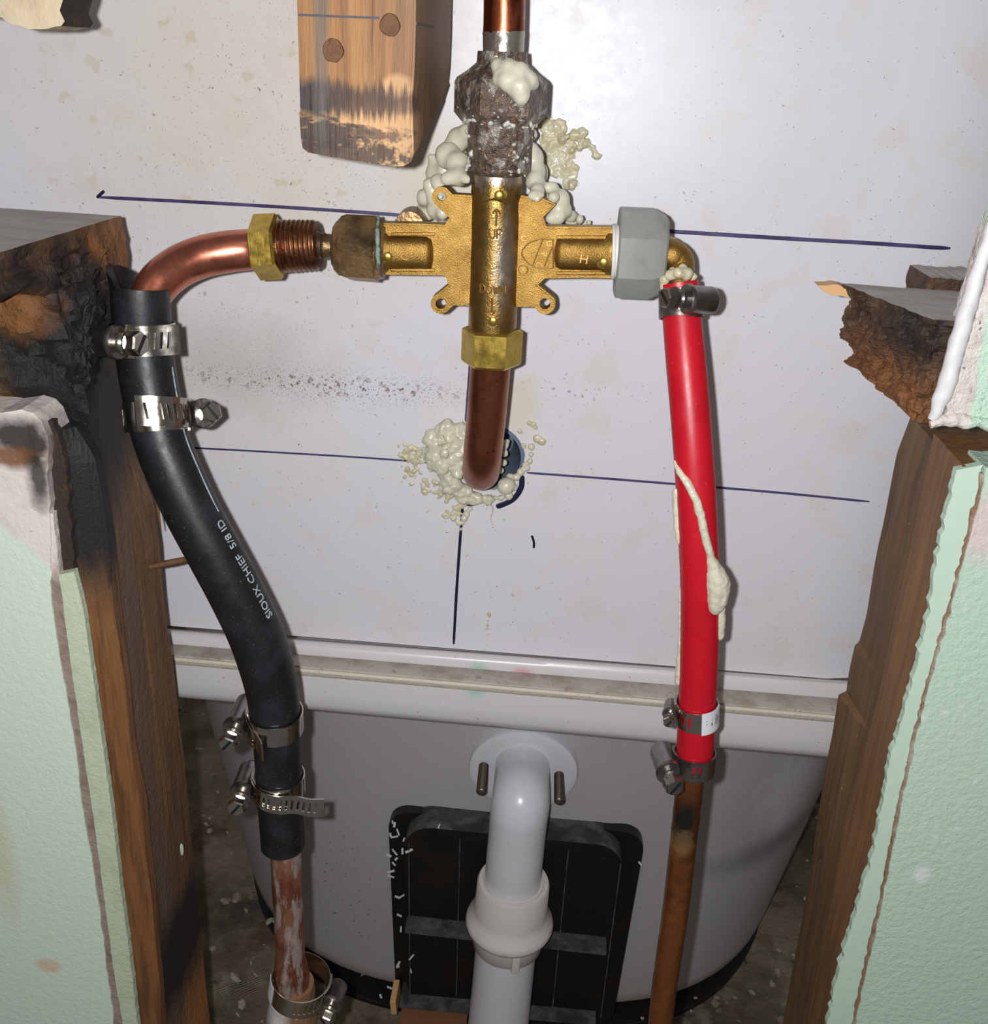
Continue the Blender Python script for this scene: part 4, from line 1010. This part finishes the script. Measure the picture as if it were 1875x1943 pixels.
# printed line and text
Lp = hose.near(1172)
txt = 'SIOUX CHIEF  5/8 ID'
b = text_bm(txt, 0.0052, 0.00008)
xmin = min(v.co.x for v in b.verts)
for v in b.verts: v.co.x -= xmin
wrap(b, hose, Lp, R(72), 90, 0.0001)
obj('printed_text', b, M['ink_white'], hs, smooth=False)
bm = bmesh.new(); rr = []
La, Lb = hose.near(700), hose.near(985)
for k in range(60):
    L = lerp(La, Lb, k / 59); rr.append([hose.on(L, R(81), .0000), hose.on(L, R(81), .0002), hose.on(L, R(84), .0002), hose.on(L, R(84), .0)])
ringmesh(bm, rr); obj('printed_line', bm, M['ink_white'], hs, smooth=False)

lp = Path([(541, 1585, 29, -.091), (543, 1640, 29, -.091), (546, 1700, 28.5, -.091), (549, 1760, 28, -.091), (551, 1815, 28, -.091), (552, 1840, 33, -.091), (553, 1850, 33, -.091), (554, 1880, 33, -.091)], 6)
o = obj('copper_supply_pipe', tube_bm(lp, 36, bump=.0003), M['copper_paint']); tag(o, 'paint smeared copper supply pipe under the black hose', 'pipe')
sp = Path([(554, 1866, 40, -.091), (555, 1885, 42, -.091), (555, 1920, 46, -.091), (554, 1980, 52, -.091), (553, 2060, 54, -.091)], 6)
o = obj('pipe_stub', tube_bm(sp, 36, bump=.0008, bscale=160), M['stub_white']); tag(o, 'wider white splashed pipe stub at the bottom left inside the loose clamp', 'pipe')

red = Path([(1289, 536, 36, -.068), (1291, 556, 36.5, -.069), (1295, 610, 37, -.073), (1302, 690, 37.8, -.079), (1309, 770, 37.8, -.084), (1315, 850, 37.5, -.088), (1321, 940, 37.5, -.091), (1325, 1020, 37.5, -.092), (1328, 1100, 37, -.092), (1328, 1190, 36.5, -.091), (1326, 1270, 36, -.090), (1323, 1340, 35.5, -.089), (1319, 1420, 35, -.088), (1317, 1447, 34.5, -.088)], 9)
rh = thing('red_pex_hose', 'red plastic hose curving from the brass elbow to the brown pipe', 'hose', P(1317, 1447, -.088))
obj('hose', tube_bm(red, 48, hollow0=6, hollow1=4, wall=.0015), M['red'], rh)
bp = Path([(1313, 1425, 26.5, -.088), (1309, 1484, 26, -.088), (1302, 1550, 25.5, -.088), (1294, 1624, 25, -.088), (1281, 1735, 24.5, -.088), (1270, 1810, 24, -.088), (1260, 1880, 23.5, -.088), (1251, 1960, 23, -.088), (1240, 2060, 23, -.088)], 6)
o = obj('copper_supply_pipe', tube_bm(bp, 36, bump=.0003), M['copper_brown']); tag(o, 'brown copper supply pipe with black tar patch under the red hose', 'pipe')

# ------------------------------------------------------------------ hose clamps
def clamp(path, py, ang, r_add, width, tail, head, label, label_up='', mt=None, tilt=(0, 0), slots=(0, 360), round_holes=False, hs_=1.0, tail_curl=0, sticker=None, center=None, axis=None, radius=None, name='hose_clamp', drop=0, hl_=1.0, hoff=0, toff=0, rel=None):
    mt = mt or M['steel']
    if center is None:
        L = path.near(py); c, t, r, f, x = path.frame(L)
    else:
        c, t, r = center, axis.normalized(), radius
        f = Vector((0, -1, 0)); f = (f - t * f.dot(t)).normalized(); x = f.cross(t)
        if x.x < 0: x = -x
    up = -t
    if tilt != (0, 0):
        up = (up + x * tilt[0] + f * tilt[1]).normalized()
        f = (f - up * f.dot(up)).normalized(); x = (x - up * x.dot(up) - f * x.dot(f)).normalized()
    rr = r + r_add; hw = width / 2
    o = thing(name, label, 'hose clamp', c - up * hw, 'hose clamps on the hoses')
    def pt(a, z, h=0): return c + (f * math.cos(a) + x * math.sin(a)) * (rr + h) + up * z
    bm = bmesh.new(); nslot = int(2 * math.pi * rr / 0.0026); th = .0006
    ws = [-1, -.55, .55, 1]
    def cell(bm, fn, a0, a1, hole):
        aa = [a0, lerp(a0, a1, .30), lerp(a0, a1, .70), a1]
        sk = (a1 - a0) * .28
        for i in range(3):
            for j in range(3):
                if hole and i == 1 and j == 1: continue
                def q(ai, wj): return fn(ai + (sk * wj if abs(wj) < 1 and ai not in (a0, a1) else 0), wj * hw)
                bm.faces.new([bm.verts.new(q(*k)) for k in ((aa[i], ws[j]), (aa[i + 1], ws[j]), (aa[i + 1], ws[j + 1]), (aa[i], ws[j + 1]))])
    for k in range(nslot):
        a0, a1 = 2 * math.pi * k / nslot, 2 * math.pi * (k + 1) / nslot
        dg_ = (math.degrees((a0 + a1) / 2)) % 360
        lo_, hi_ = slots; inside = (dg_ - lo_) % 360 <= (hi_ - lo_)
        if round_holes: inside = inside and k % 5 == 0
        cell(bm, pt, a0, a1, inside)
    bmesh.ops.remove_doubles(bm, verts=bm.verts, dist=1e-6)
    bmesh.ops.recalc_face_normals(bm, faces=bm.faces)
    bmesh.ops.solidify(bm, geom=bm.faces[:], thickness=-th)
    obj('band', bm, mt, o, angle=30)
    # housing + screw
    A = R(ang); hd = f * math.cos(A) + x * math.sin(A); tg = (-f * math.sin(A) + x * math.cos(A)) * head
    hc = c + hd * (rr + .0042 * hs_ + hoff)
    hc = hc + tg * toff
    bm = bmesh.new(); hl = .0068 * hs_ * hl_; hr = .0052 * hs_; rings = []
    for kk, (u, s) in enumerate(((-1, .86), (-.9, .97), (-.8, 1), (.6, 1), (.72, 1.1), (.85, 1.12), (1, 1.02))):
        ring = []
        for k in range(24):
            a = 2 * math.pi * k / 24; ca, sa = math.cos(a), math.sin(a)
            rad = hr * s; q = hd * ca * rad + up * sa * rad * 1.08
            if ca < 0: q = hd * ca * rad * .78 + up * math.copysign(abs(sa) ** .5, sa) * rad * 1.08
            ring.append(hc + tg * (u * hl) + q)
        rings.append(ring)
    ringmesh(bm, rings); obj('screw_housing', bm, mt if mt is not M['steel'] else M['steel_dark'], o, angle=50)
    sh = hc + tg * (hl * .95); rs = .0036 * hs_
    prof = [(0, rs), (.18, rs), (.2, rs * .8), (.28, rs), (.36, rs * .8), (.44, rs), (.5, rs * .9)]
    bm = lathe_bm(sh, sh + tg * .011 * hs_, prof + [(.5, rs * 1.25), (.56, rs * 1.28)], 24)
    s = obj('screw', bm, mt, o, angle=40)
    bm = lathe_bm(sh + tg * .0058 * hs_, sh + tg * .0105 * hs_, [(0, rs * 1.0), (.0, rs * 1.2), (.85, rs * 1.2), (1, rs * 1.05), (1, rs * .1)], 6, rot=R(10))
    h_ = obj('screw_head', bm, mt, s, angle=20)
    hb = sh + tg * .0106 * hs_
    bm = box_bm(hb, hd * .8 + up * .6, tg, (up * .8 - hd * .6), rs * .16, .0001, rs * .95)
    obj('slot', bm, M['ink_black'], s, smooth=False)
    # saddle under the housing
    bm = bmesh.new()
    rings = []
    for k in range(13):
        a = A + head * lerp(-.42, .42, k / 12); rings.append([pt(a, -hw * 1.12, .0003), pt(a, hw * 1.12, .0003), pt(a, hw * 1.12, .0013), pt(a, -hw * 1.12, .0013)])
    ringmesh(bm, rings); obj('saddle', bm, mt, o, angle=30)
    if tail:
        # free end of the band, leaves the housing and stands slightly off the ring
        bm = bmesh.new(); n = max(3, int(tail / .0026)); tl = tail
        tdir = -1 if tail_curl >= 0 else 1
        def tp(s_, z):
            base_a = A + head * .30; 
            # arc following with larger radius
            rad = rr + .0016
            arc = max(0, (R(rel) - base_a) * head * rad) if rel is not None else 9
            sa_ = min(s_, arc); a = base_a + head * sa_ / rad; ex = s_ - sa_
            tv = (-f * math.sin(a) + x * math.cos(a)) * head; wob = .0006 * math.sin(s_ * 420) + tail_curl * ex * ex * 30
            ofs = tv * ex + (f * math.cos(a) + x * math.sin(a)) * (wob if ex > 0 else 0)
            return c + ofs + (f * math.cos(a) + x * math.sin(a)) * rad + up * (z - drop * s_ / tl)
            return c + (f * math.cos(a) + x * math.sin(a)) * (rad) + up * (z - drop * s_ / tl)
        for k in range(n):
            cell(bm, tp, tl * k / n, tl * (k + 1) / n, 0 < k < n - 1)
        bmesh.ops.remove_doubles(bm, verts=bm.verts, dist=1e-6)
        bmesh.ops.recalc_face_normals(bm, faces=bm.faces)
        bmesh.ops.solidify(bm, geom=bm.faces[:], thickness=.0007)
        obj('band_tail', bm, mt, o, angle=30)
    if sticker:
        a0, a1, wz = sticker; bm = bmesh.new(); rings = []
        for k in range(13):
            a = lerp(R(a0), R(a1), k / 12); rings.append([pt(a, -hw * wz, .0007), pt(a, hw * wz, .0007), pt(a, hw * wz, .0010), pt(a, -hw * wz, .0010)])
        ringmesh(bm, rings); st = obj('paper_sticker', bm, M['paper'], o, angle=30)
        return o, pt, st
    return o
clamp(hose, 641, -20, .0007, .0118, .0200, 1, 'shiny steel hose clamp at the top of the black hose, screw barrel to the left', hs_=1.1, hl_=1.15, toff=-.0055, rel=38)
clamp(hose, 790, 130, .0007, .0118, .0285, -1, 'steel hose clamp second from the top of the black hose, screw head to the right', slots=(270, 330), tilt=(.10, -.06), hs_=1.0, hoff=.002, rel=38, drop=-.0025)
clamp(hose, 1366, -92, .0007, .0105, .0165, 1, 'steel hose clamp on the lower black hose with a short hanging tail', slots=(345, 120), tilt=(.04, .02), drop=.006, hs_=1.0, hl_=1.5, rel=-38)
clamp(hose, 1486, -88, .0007, .0105, .040, 1, 'steel hose clamp lowest on the black hose with a long curling tail', slots=(345, 120), drop=.004, hs_=1.0, hl_=1.4, rel=12, tail_curl=.15)
clamp(red, 578, 30, .0006, .0105, 0, -1, 'dull steel clamp at the top of the red hose beside the elbow', mt=M['steel_dark'], round_holes=True, slots=(250, 400), tilt=(.06, 0), hs_=.95)
o, pt, st = clamp(red, 1350, -100, .0006, .0105, 0, 1, 'steel clamp with a white paper sticker low on the red hose', slots=(270, 340), sticker=(6, 74, 1.12), tilt=(-.02, 0), hs_=.62)
for (t_, a_, z_, sz) in (('17', 26, .0005, .0042), ('HIIIIH', 50, .0004, .0024), ('IIIIII', 58, .0002, .0022)):
    b = text_bm(t_, sz, .00004)
    for v in b.verts:
        u, w2 = v.co.x, v.co.y; v.co = pt(R(a_) + w2 / .009, z_ - u, .00105)
    obj('printed_digits', b, M['ink_black'], st, smooth=False)
clamp(red, 1443, -82, .0007, .0105, 0, 1, 'dull steel clamp where the red hose meets the brown pipe', mt=M['steel_dark'], round_holes=True, slots=(300, 470), hs_=1.05, hl_=1.3)
# the loose one around the stub at the bottom left
ctr = P(569, 1868, -.094)
o, pt, st = clamp(None, 0, 84, 0, .0125, 0, -1, 'loose steel clamp hanging around the pipe stub at the bottom left', center=ctr, axis=Vector((0, 0, -1)), radius=54 * S(569, 1860, -.094), tilt=(.16, .05), slots=(0, 70), hs_=1.0, sticker=(-82, -50, .98))

# ------------------------------------------------------------------ drain pipe with overflow flange
dr = thing('overflow_drain_pipe', 'white plastic overflow drain pipe with slip nut in front of the tub', 'pipe', P(940, 2000, .03))
YD = .030
fc = P(993, 1463, .0655)
fl = lathe_bm(fc + Vector((0, .010, .002)), fc + Vector((0, -.0035, 0)), [(0, .0355), (.7, .0355), (.82, .0350), (.88, .0330), (.90, .029), (.90, .004)], 64)
obj('flange', fl, M['pvc'], dr)
sD = S(990, 1500, YD)
dpz = P(991, 1500, YD)
# horizontal outlet then round elbow down
r0 = 56 * sD
tp_ = P(992, 1476, YD)
ctrz = fc.z + .0065
pth = [(fc.x - .001, .068, ctrz + .0, r0 * .97), (tp_.x, .050, ctrz, r0 * .97), (tp_.x, .0385, ctrz - .0004, r0 * .98), (tp_.x, .0322, ctrz - .0030, r0 * .99), (tp_.x - .0002, .0302, ctrz - .0085, r0), (tp_.x - .0004, .030, ctrz - .015, r0)]
q = [(984, 1580), (980, 1610), (973, 1680), (966, 1745)]
e0 = Vector((tp_.x - .0004, .030, ctrz - .015)); e1 = P(964, 1760, YD)
for k_ in range(1, 7):
    v = e0.lerp(e1, k_ / 6); pth.append((v.x, v.y, v.z, lerp(r0 * .98, r0, min(1, k_ / 2))))
obj('elbow_pipe', tube_bm(Path(pth, 9, world=True), 48), M['pvc'], dr)
a, b = P(975, 1670, YD), P(962, 1792, YD)
k = S(968, 1740, YD)
bm = lathe_bm(a, b, [(0.02, r0 + .0006), (0, r0 + .0018), (.0, r0 + .0042), (.03, r0 + .0052), (.42, r0 + .0056), (.50, r0 + .0068), (.56, r0 + .0098), (.62, r0 + .0108), (.68, r0 + .0098), (.72, r0 + .0066), (.95, r0 + .0048), (1, r0 + .002)], 64)
obj('slip_nut', bm, M['pvc_cream'], dr)
for da in (14, 134, 254):
    t = (b - a).normalized(); f, x = perp_frame(t)
    x = x if x.x > 0 else -x
    d = f * math.cos(R(da)) + x * math.sin(R(da)); c = a.lerp(b, .80) + d * (r0 + .0055)
    obj('nut_lug', box_bm(c, d, d.cross(t), t, .0030, .0026, .0085, bev=.001), M['pvc_cream'], dr)
lpp = Path([(967, 1735, 57.5, YD), (960, 1800, 57.5, YD), (953, 1870, 57, YD), (945, 1950, 57, YD), (934, 2060, 56, YD)], 6)
obj('lower_pipe', tube_bm(lpp, 48), M['pvc'], dr)
for (x, y) in ((912, 1508), (1060, 1526)):
    e = P(x, y - 4, .036); prof = []
    n = 22
    for k in range(n): prof += [(.02 + .96 * k / n, .0028), (.02 + .96 * (k + .5) / n, .0033)]
    obj('threaded_bolt', lathe_bm(e + Vector((0.0004, 0, 0)), e + Vector((0, .032, 0)), [(0, .0004), (0, .0024)] + prof, 20), M['bolt'], dr, angle=60)

# ------------------------------------------------------------------ foam
def foam(label, balls, m='foam', **k):
    o = blob('foam_blob', balls, M[m], **k); return tag(o, label, 'foam')
foam('cream foam blob sitting on the corroded nut above the valve', [
    (948, 128, 17, -.071), (965, 132, 20, -.074), (985, 140, 22, -.075), (1003, 152, 20, -.074), (1010, 160, 15, -.071), (952, 148, 19, -.074), (965, 152, 22, -.076), (985, 165, 24, -.077), (990, 182, 18, -.077), (990, 194, 11, -.076), (989, 203, 5, -.0755), (938, 118, 9, -.068)], voxel=.0006, smooth=25)
foam('lumpy cream foam swelling behind the left side of the valve', [
    (872, 262, 24, -.035), (885, 250, 18, -.038), (850, 296, 26, -.045), (868, 310, 24, -.050), (872, 335, 20, -.056), (884, 340, 12, -.060), (850, 338, 16, -.056), (832, 345, 18, -.050), (816, 350, 16, -.042), (820, 300, 12, -.030), (808, 375, 20, -.034), (806, 398, 20, -.028), (812, 405, 16, -.030),
    (828, 400, 20, -.040), (840, 405, 14, -.045), (825, 375, 18, -.042), (836, 373, 9, -.062), (836, 373, 14, -.054), (845, 325, 20, -.034), (860, 280, 22, -.034), (830, 330, 24, -.030), (830, 370, 28, -.022), (860, 300, 30, -.020), (840, 405, 20, -.018)], voxel=.0008, smooth=30)
foam('lumpy cream foam behind the right side of the valve', [
    (1006, 285, 18, -.048), (1014, 300, 20, -.046), (1018, 325, 20, -.048), (1015, 345, 20, -.052), (1020, 362, 16, -.058), (1010, 372, 11, -.062), (1020, 378, 8, -.064), (1028, 370, 8, -.062), (1046, 358, 16, -.048), (1050, 375, 14, -.054), (1062, 378, 20, -.044), (1068, 400, 20, -.042), (1058, 410, 18, -.045), (1082, 410, 14, -.036), (1100, 416, 10, -.030), (1118, 422, 8, -.020), (1045, 415, 12, -.046), (1008, 255, 14, -.036), (1018, 330, 24, -.028), (1040, 380, 26, -.026), (1085, 415, 16, -.022), (1110, 424, 8, -.012)], voxel=.0008, smooth=24)
foam('pale yellow smeared foam on the panel right of the corroded nut', [
    (1040, 238, 18, -.002, (1, .25, 1)), (1060, 245, 18, -.002, (1, .25, 1)), (1050, 270, 28, -.002, (1, .15, 1)), (1075, 285, 22, -.002, (1, .12, 1)), (1060, 310, 28, -.002, (1, .12, 1)), (1078, 325, 22, -.002, (1, .12, 1)), (1080, 348, 16, -.002, (1, .15, 1)), (1085, 350, 9, -.003),
    (1092, 257, 15, -.005, (1.1, .6, .8)), (1105, 250, 11, -.005, (1.1, .6, .8)), (1085, 285, 6, -.003), (1100, 278, 7, -.004), (1112, 274, 9, -.004), (1124, 280, 8, -.004), (1130, 292, 7, -.004), (1136, 296, 6, -.003), (1030, 225, 10, -.003), (1068, 262, 10, -.004)], 'foam_old', voxel=.0006, smooth=2, rag=.0012, rscale=260)
foam('large cream foam lump left of the drop pipe at the panel hole', [
    (850, 825, 26, -.008), (826, 835, 22, -.008), (875, 818, 18, -.008), (815, 860, 16, -.006), (835, 870, 28, -.010), (862, 860, 28, -.012), (838, 835, 13, -.016), (846, 858, 10, -.020), (835, 885, 17, -.014), (848, 905, 20, -.009), (862, 925, 18, -.008), (880, 938, 18, -.007), (905, 946, 16, -.006), (925, 948, 13, -.005), (820, 885, 12, -.006), (868, 895, 15, -.014), (875, 880, 13, -.014), (843, 922, 12, -.005), (925, 957, 8, -.003)], voxel=.0007, smooth=9, rag=.0022, rscale=130, sq=(1, .75, 1))
foam('cream foam curls right of the drop pipe around the hole', [
    (958, 845, 9, -.006), (957, 860, 8, -.006), (955, 878, 8, -.006), (950, 892, 7, -.005), (962, 838, 6, -.004), (960, 922, 17, -.008), (968, 905, 8, -.004), (980, 905, 7, -.003), (988, 895, 8, -.003), (1000, 888, 7, -.002), (1006, 875, 6, -.002), (1008, 862, 5, -.002), (975, 925, 8, -.004), (965, 940, 9, -.004), (950, 945, 7, -.003), (938, 945, 6, -.003), (996, 882, 6, -.002)], voxel=.0005, smooth=2)
for i, (x, y, r) in enumerate(((1020, 832, 9), (1028, 838, 8), (1008, 848, 7), (993, 846, 6), (986, 818, 5), (1004, 803, 5), (1012, 806, 6), (1016, 811, 5))):
    if i == 1: continue
    o = blob('foam_drop', [(x, y, r, -.001), (x + (8 if i == 0 else 1), y + (6 if i == 0 else 1), r * .9, -.001)], M['foam_old'], rag=.0003, voxel=.0004, smooth=2, sq=(1, .6, 1))
    tag(o, ('largest double foam drop on the panel, farthest right of the hole', '', 'round foam drop on the panel just below left of the large double drop', 'foam drop on the panel nearest the right edge of the hole',
            'small foam drop on the panel above the hole edge, closest to the pipe', 'uppermost tiny foam drop on the panel right of the pipe', 'small foam drop beside the uppermost one on the panel', 'lower right foam drop of the top trio on the panel')[i], 'foam', 'foam drops right of the hole')
bm_b = []
random.seed(3)
for k in range(90):
    t = random.random(); x = lerp(752, 870, t) + random.uniform(-6, 20); y = lerp(870, 985, t) + random.uniform(-38, 22)
    if x > 800 and y < 910 and x < 870: continue
    bm_b.append((x, y, random.uniform(2.5, 7), -.0004, (1, .5, 1)))
for k in range(26): bm_b.append((random.uniform(772, 812), random.uniform(845, 880), random.uniform(3, 7), -.0004, (1, .6, 1)))
o = blob('foam_crumbs', bm_b, M['foam_old'], voxel=.00045, smooth=1, rag=.0006, rscale=400)
tag(o, 'crumbly foam smear on the panel left below the hole', 'foam'); o['kind'] = 'stuff'
foam('short foam drip on the vertical pen line below the hole', [(885, 975, 7, -.002), (881, 983, 7, -.002), (892, 965, 5, -.001)], voxel=.0004, smooth=1)
foam('thin hanging foam thread under the drop pipe', [(933 + 2 * math.sin(k), 960 + 5 * k, 2.4 - .12 * k, -.001 - .0005 * k) for k in range(9)], voxel=.0003, smooth=1, rag=0)

# foam on the red hose
def onpath(path, py, ang, h):
    L = path.near(py); return path.on(L, R(ang), h)
def bead(label, path, seq, sq=None, m='foam'):
    bm = bmesh.new(); pts = []
    for (py, ang, rad) in seq:
        v = onpath(path, py, ang, rad * .25 * .0002); pts.append((v.x, v.y, v.z, rad * .0002))
    pa = Path(pts, 8, world=True)
    return tag(obj('foam_bead', tube_bm(pa, 18, bump=.0004, bscale=200), M[m]), label, 'foam')
fb = [(0, 0)]
def strip_blob(label, seq, voxel=.0005, smooth=8, rag=.0004):
    # seq: (py, angle, radius px) along the red hose, interpolated
    q = catmull([list(s) for s in seq], 26); bm = bmesh.new()
    for py, ang, rad in q:
        sphere_to(bm, onpath(red, py, ang, 0.0002), rad * .00021, sub=2)
    me = bpy.data.meshes.new('tmp'); bm.to_mesh(me); bm.free(); o = bpy.data.objects.new('tmp', me); C.objects.link(o)
    m_ = o.modifiers.new('r', 'REMESH'); m_.mode = 'VOXEL'; m_.voxel_size = voxel
    s_ = o.modifiers.new('s', 'SMOOTH'); s_.iterations = smooth
    dg = bpy.context.evaluated_depsgraph_get(); me2 = bpy.data.meshes.new_from_object(o.evaluated_get(dg)); bpy.data.objects.remove(o)
    bm = bmesh.new(); bm.from_mesh(me2); jitter(bm, rag, 260)
    return tag(obj('foam_bead', bm, M['foam'], angle=180), label, 'foam')
strip_blob('cream foam drip down the front of the red hose ending in a fat drop', [(868, -75, 4), (885, -55, 6), (905, -28, 8), (935, -8, 9), (970, 6, 9), (1010, 16, 9), (1045, 28, 9), (1062, 36, 13), (1080, 44, 21), (1098, 50, 26), (1115, 50, 25), (1130, 45, 20), (1140, 40, 13)])
strip_blob('fat foam bead on the left edge of the red hose', [(925, -82, 6), (940, -88, 9), (965, -88, 8), (990, -86, 8), (1012, -82, 6), (1025, -78, 4)])
strip_blob('foam bead low on the right edge of the red hose', [(1140, 82, 8), (1155, 80, 10), (1180, 80, 11), (1200, 80, 10), (1208, 80, 6)])
strip_blob('thin foam run on the lower left edge of the red hose above the clamp', [(1110, -86, 3), (1160, -90, 4), (1220, -92, 4), (1255, -96, 7), (1280, -98, 9), (1298, -100, 9)])

# ------------------------------------------------------------------ small things
p = Path([(262, 1080, 6.5, -.071), (300, 1072, 6.5, -.068), (352, 1062, 6, -.064), (400, 1052, 5.5, -.060)], 6)
tag(obj('rusty_nail', tube_bm(p, 14, bump=.0003, bscale=400), M['rust']), 'long rusty nail sticking out of the left stud behind the hose', 'nail')
p = Path([(298, 950, 4, -.060), (302, 978, 2.5, -.060), (306, 1006, 1, -.060)], 5)
tag(obj('wood_splinter', tube_bm(p, 8), M['wood_l2']), 'dark thin splinter peeling from the left stud beside the black hose', 'splinter')
for (x, y, lab) in ((748, 1905, 'pale wood splinter under the left corner of the black pocket'), (815, 1930, 'short wood splinter below the black pocket near the drain pipe')):
    c = P(x, y, .050)
    bm = box_bm(c + Vector((0, .006, 0)), Vector((1, 0, .1)).normalized(), Vector((0, 1, 0)), Vector((-.1, 0, 1)).normalized(), .0022, .010, .0065 if x < 800 else .004, bev=.0008)
    tag(obj('wood_splinter', bm, M['splint'], smooth=False), lab, 'splinter')
c = Vector((P(820, 1935, .04).x, .045, FZ + .008))
tag(obj('board_scrap', box_bm(P(822, 1945, .04) + Vector((0, 0, 0)), Vector((1, 0, 0)), Vector((0, 1, 0)), Vector((0, 0, 1)), .024, .012, .006, bev=.001), M['clay'], smooth=False), 'brown board scrap below the black pocket at the bottom edge', 'board')
random.seed(11)
sh = None
for k in range(30):
    x, y = (random.uniform(738, 782), random.uniform(1555, 1880)) if k < 24 else random.choice(((1215, 1640), (830, 1570), (812, 1905), (722, 1888), (838, 1912), (855, 1872)))
    if k >= 24: x += random.uniform(-6, 6); y += random.uniform(-3, 3)
    Y = .0655 if x < 768 or x > 1190 else .0505
    a = random.uniform(0, math.pi); e = Vector((math.cos(a), .2, math.sin(a))).normalized(); q_ = Vector((-math.sin(a), 0, math.cos(a)))
    bm = box_bm(P(x, y, Y), e, e.cross(q_), q_, random.uniform(.0011, .0028), .0004, random.uniform(.0004, .0008))
    o = obj('plastic_shaving', bm, M['shaving'], smooth=False)
    tag(o, 'tiny white plastic shaving stuck around the black pocket of the tub', 'plastic shaving', 'plastic shavings on the tub')
# flat plaster crumbs on the stud and a paint drip

pd = P(345, 1612, -.0765); dz = Vector((0, 0, 1))
bm = bmesh.new(); sphere_to(bm, pd, .004, (.25, .3, 1.0)); o = obj('paint_drip', bm, M['strip_l'], stud_l)
foam('tiny white foam crumbs on the rear edge of the hanging wood block', [(838, 122, 4, -.028), (841, 138, 5, -.028), (838, 153, 5, -.030), (840, 160, 6, -.030), (836, 165, 4, -.030)], voxel=.0004, smooth=2)
random.seed(9)
bm = bmesh.new()
for k in range(900):
    x, y = random.uniform(-.42, .42), random.uniform(-.12, .55)
    r_ = random.choice((.0012, .0016, .002, .003, .0045)) * random.uniform(.6, 1.3)
    m_ = Matrix.Translation((x, y, FZ + .004 + r_ * .3)) @ Matrix.Rotation(random.uniform(0, 6), 4, Vector((random.random(), random.random(), 1)).normalized()) @ Matrix.Diagonal((r_ * random.uniform(.8, 2), r_, r_ * .6, 1))
    bmesh.ops.create_icosphere(bm, subdivisions=1, radius=1, matrix=m_)
for v in bm.verts: v.co += Vector((noise.noise(v.co * 700), noise.noise(v.co * 700 + Vector((5, 0, 0))), 0)) * .0008
o = obj('rubble', bm, mat('plaster_rubble', (170, 160, 144), .9, 0, [('n', (104, 88, 72), 30, .45, .6, .9), ('n', (206, 200, 190), 40, .58, .66, .8)]), smooth=False)
tag(o, 'plaster rubble and grit strewn over the floor around the tub', 'rubble'); o['kind'] = 'stuff'

foam('thin dried glue drip on the panel foot above the tub rim', [(928, 1165, 4, -.0006), (929, 1168, 3.5, -.0006), (926, 1178, 2, -.0005), (925, 1186, 3.2, -.0006), (925, 1192, 2.4, -.0005), (924, 1203, 1.5, -.0004), (924, 1214, 1.5, -.0004), (923, 1224, 2, -.0005)], m='foam_old', voxel=.00025, smooth=1, rag=.0001)
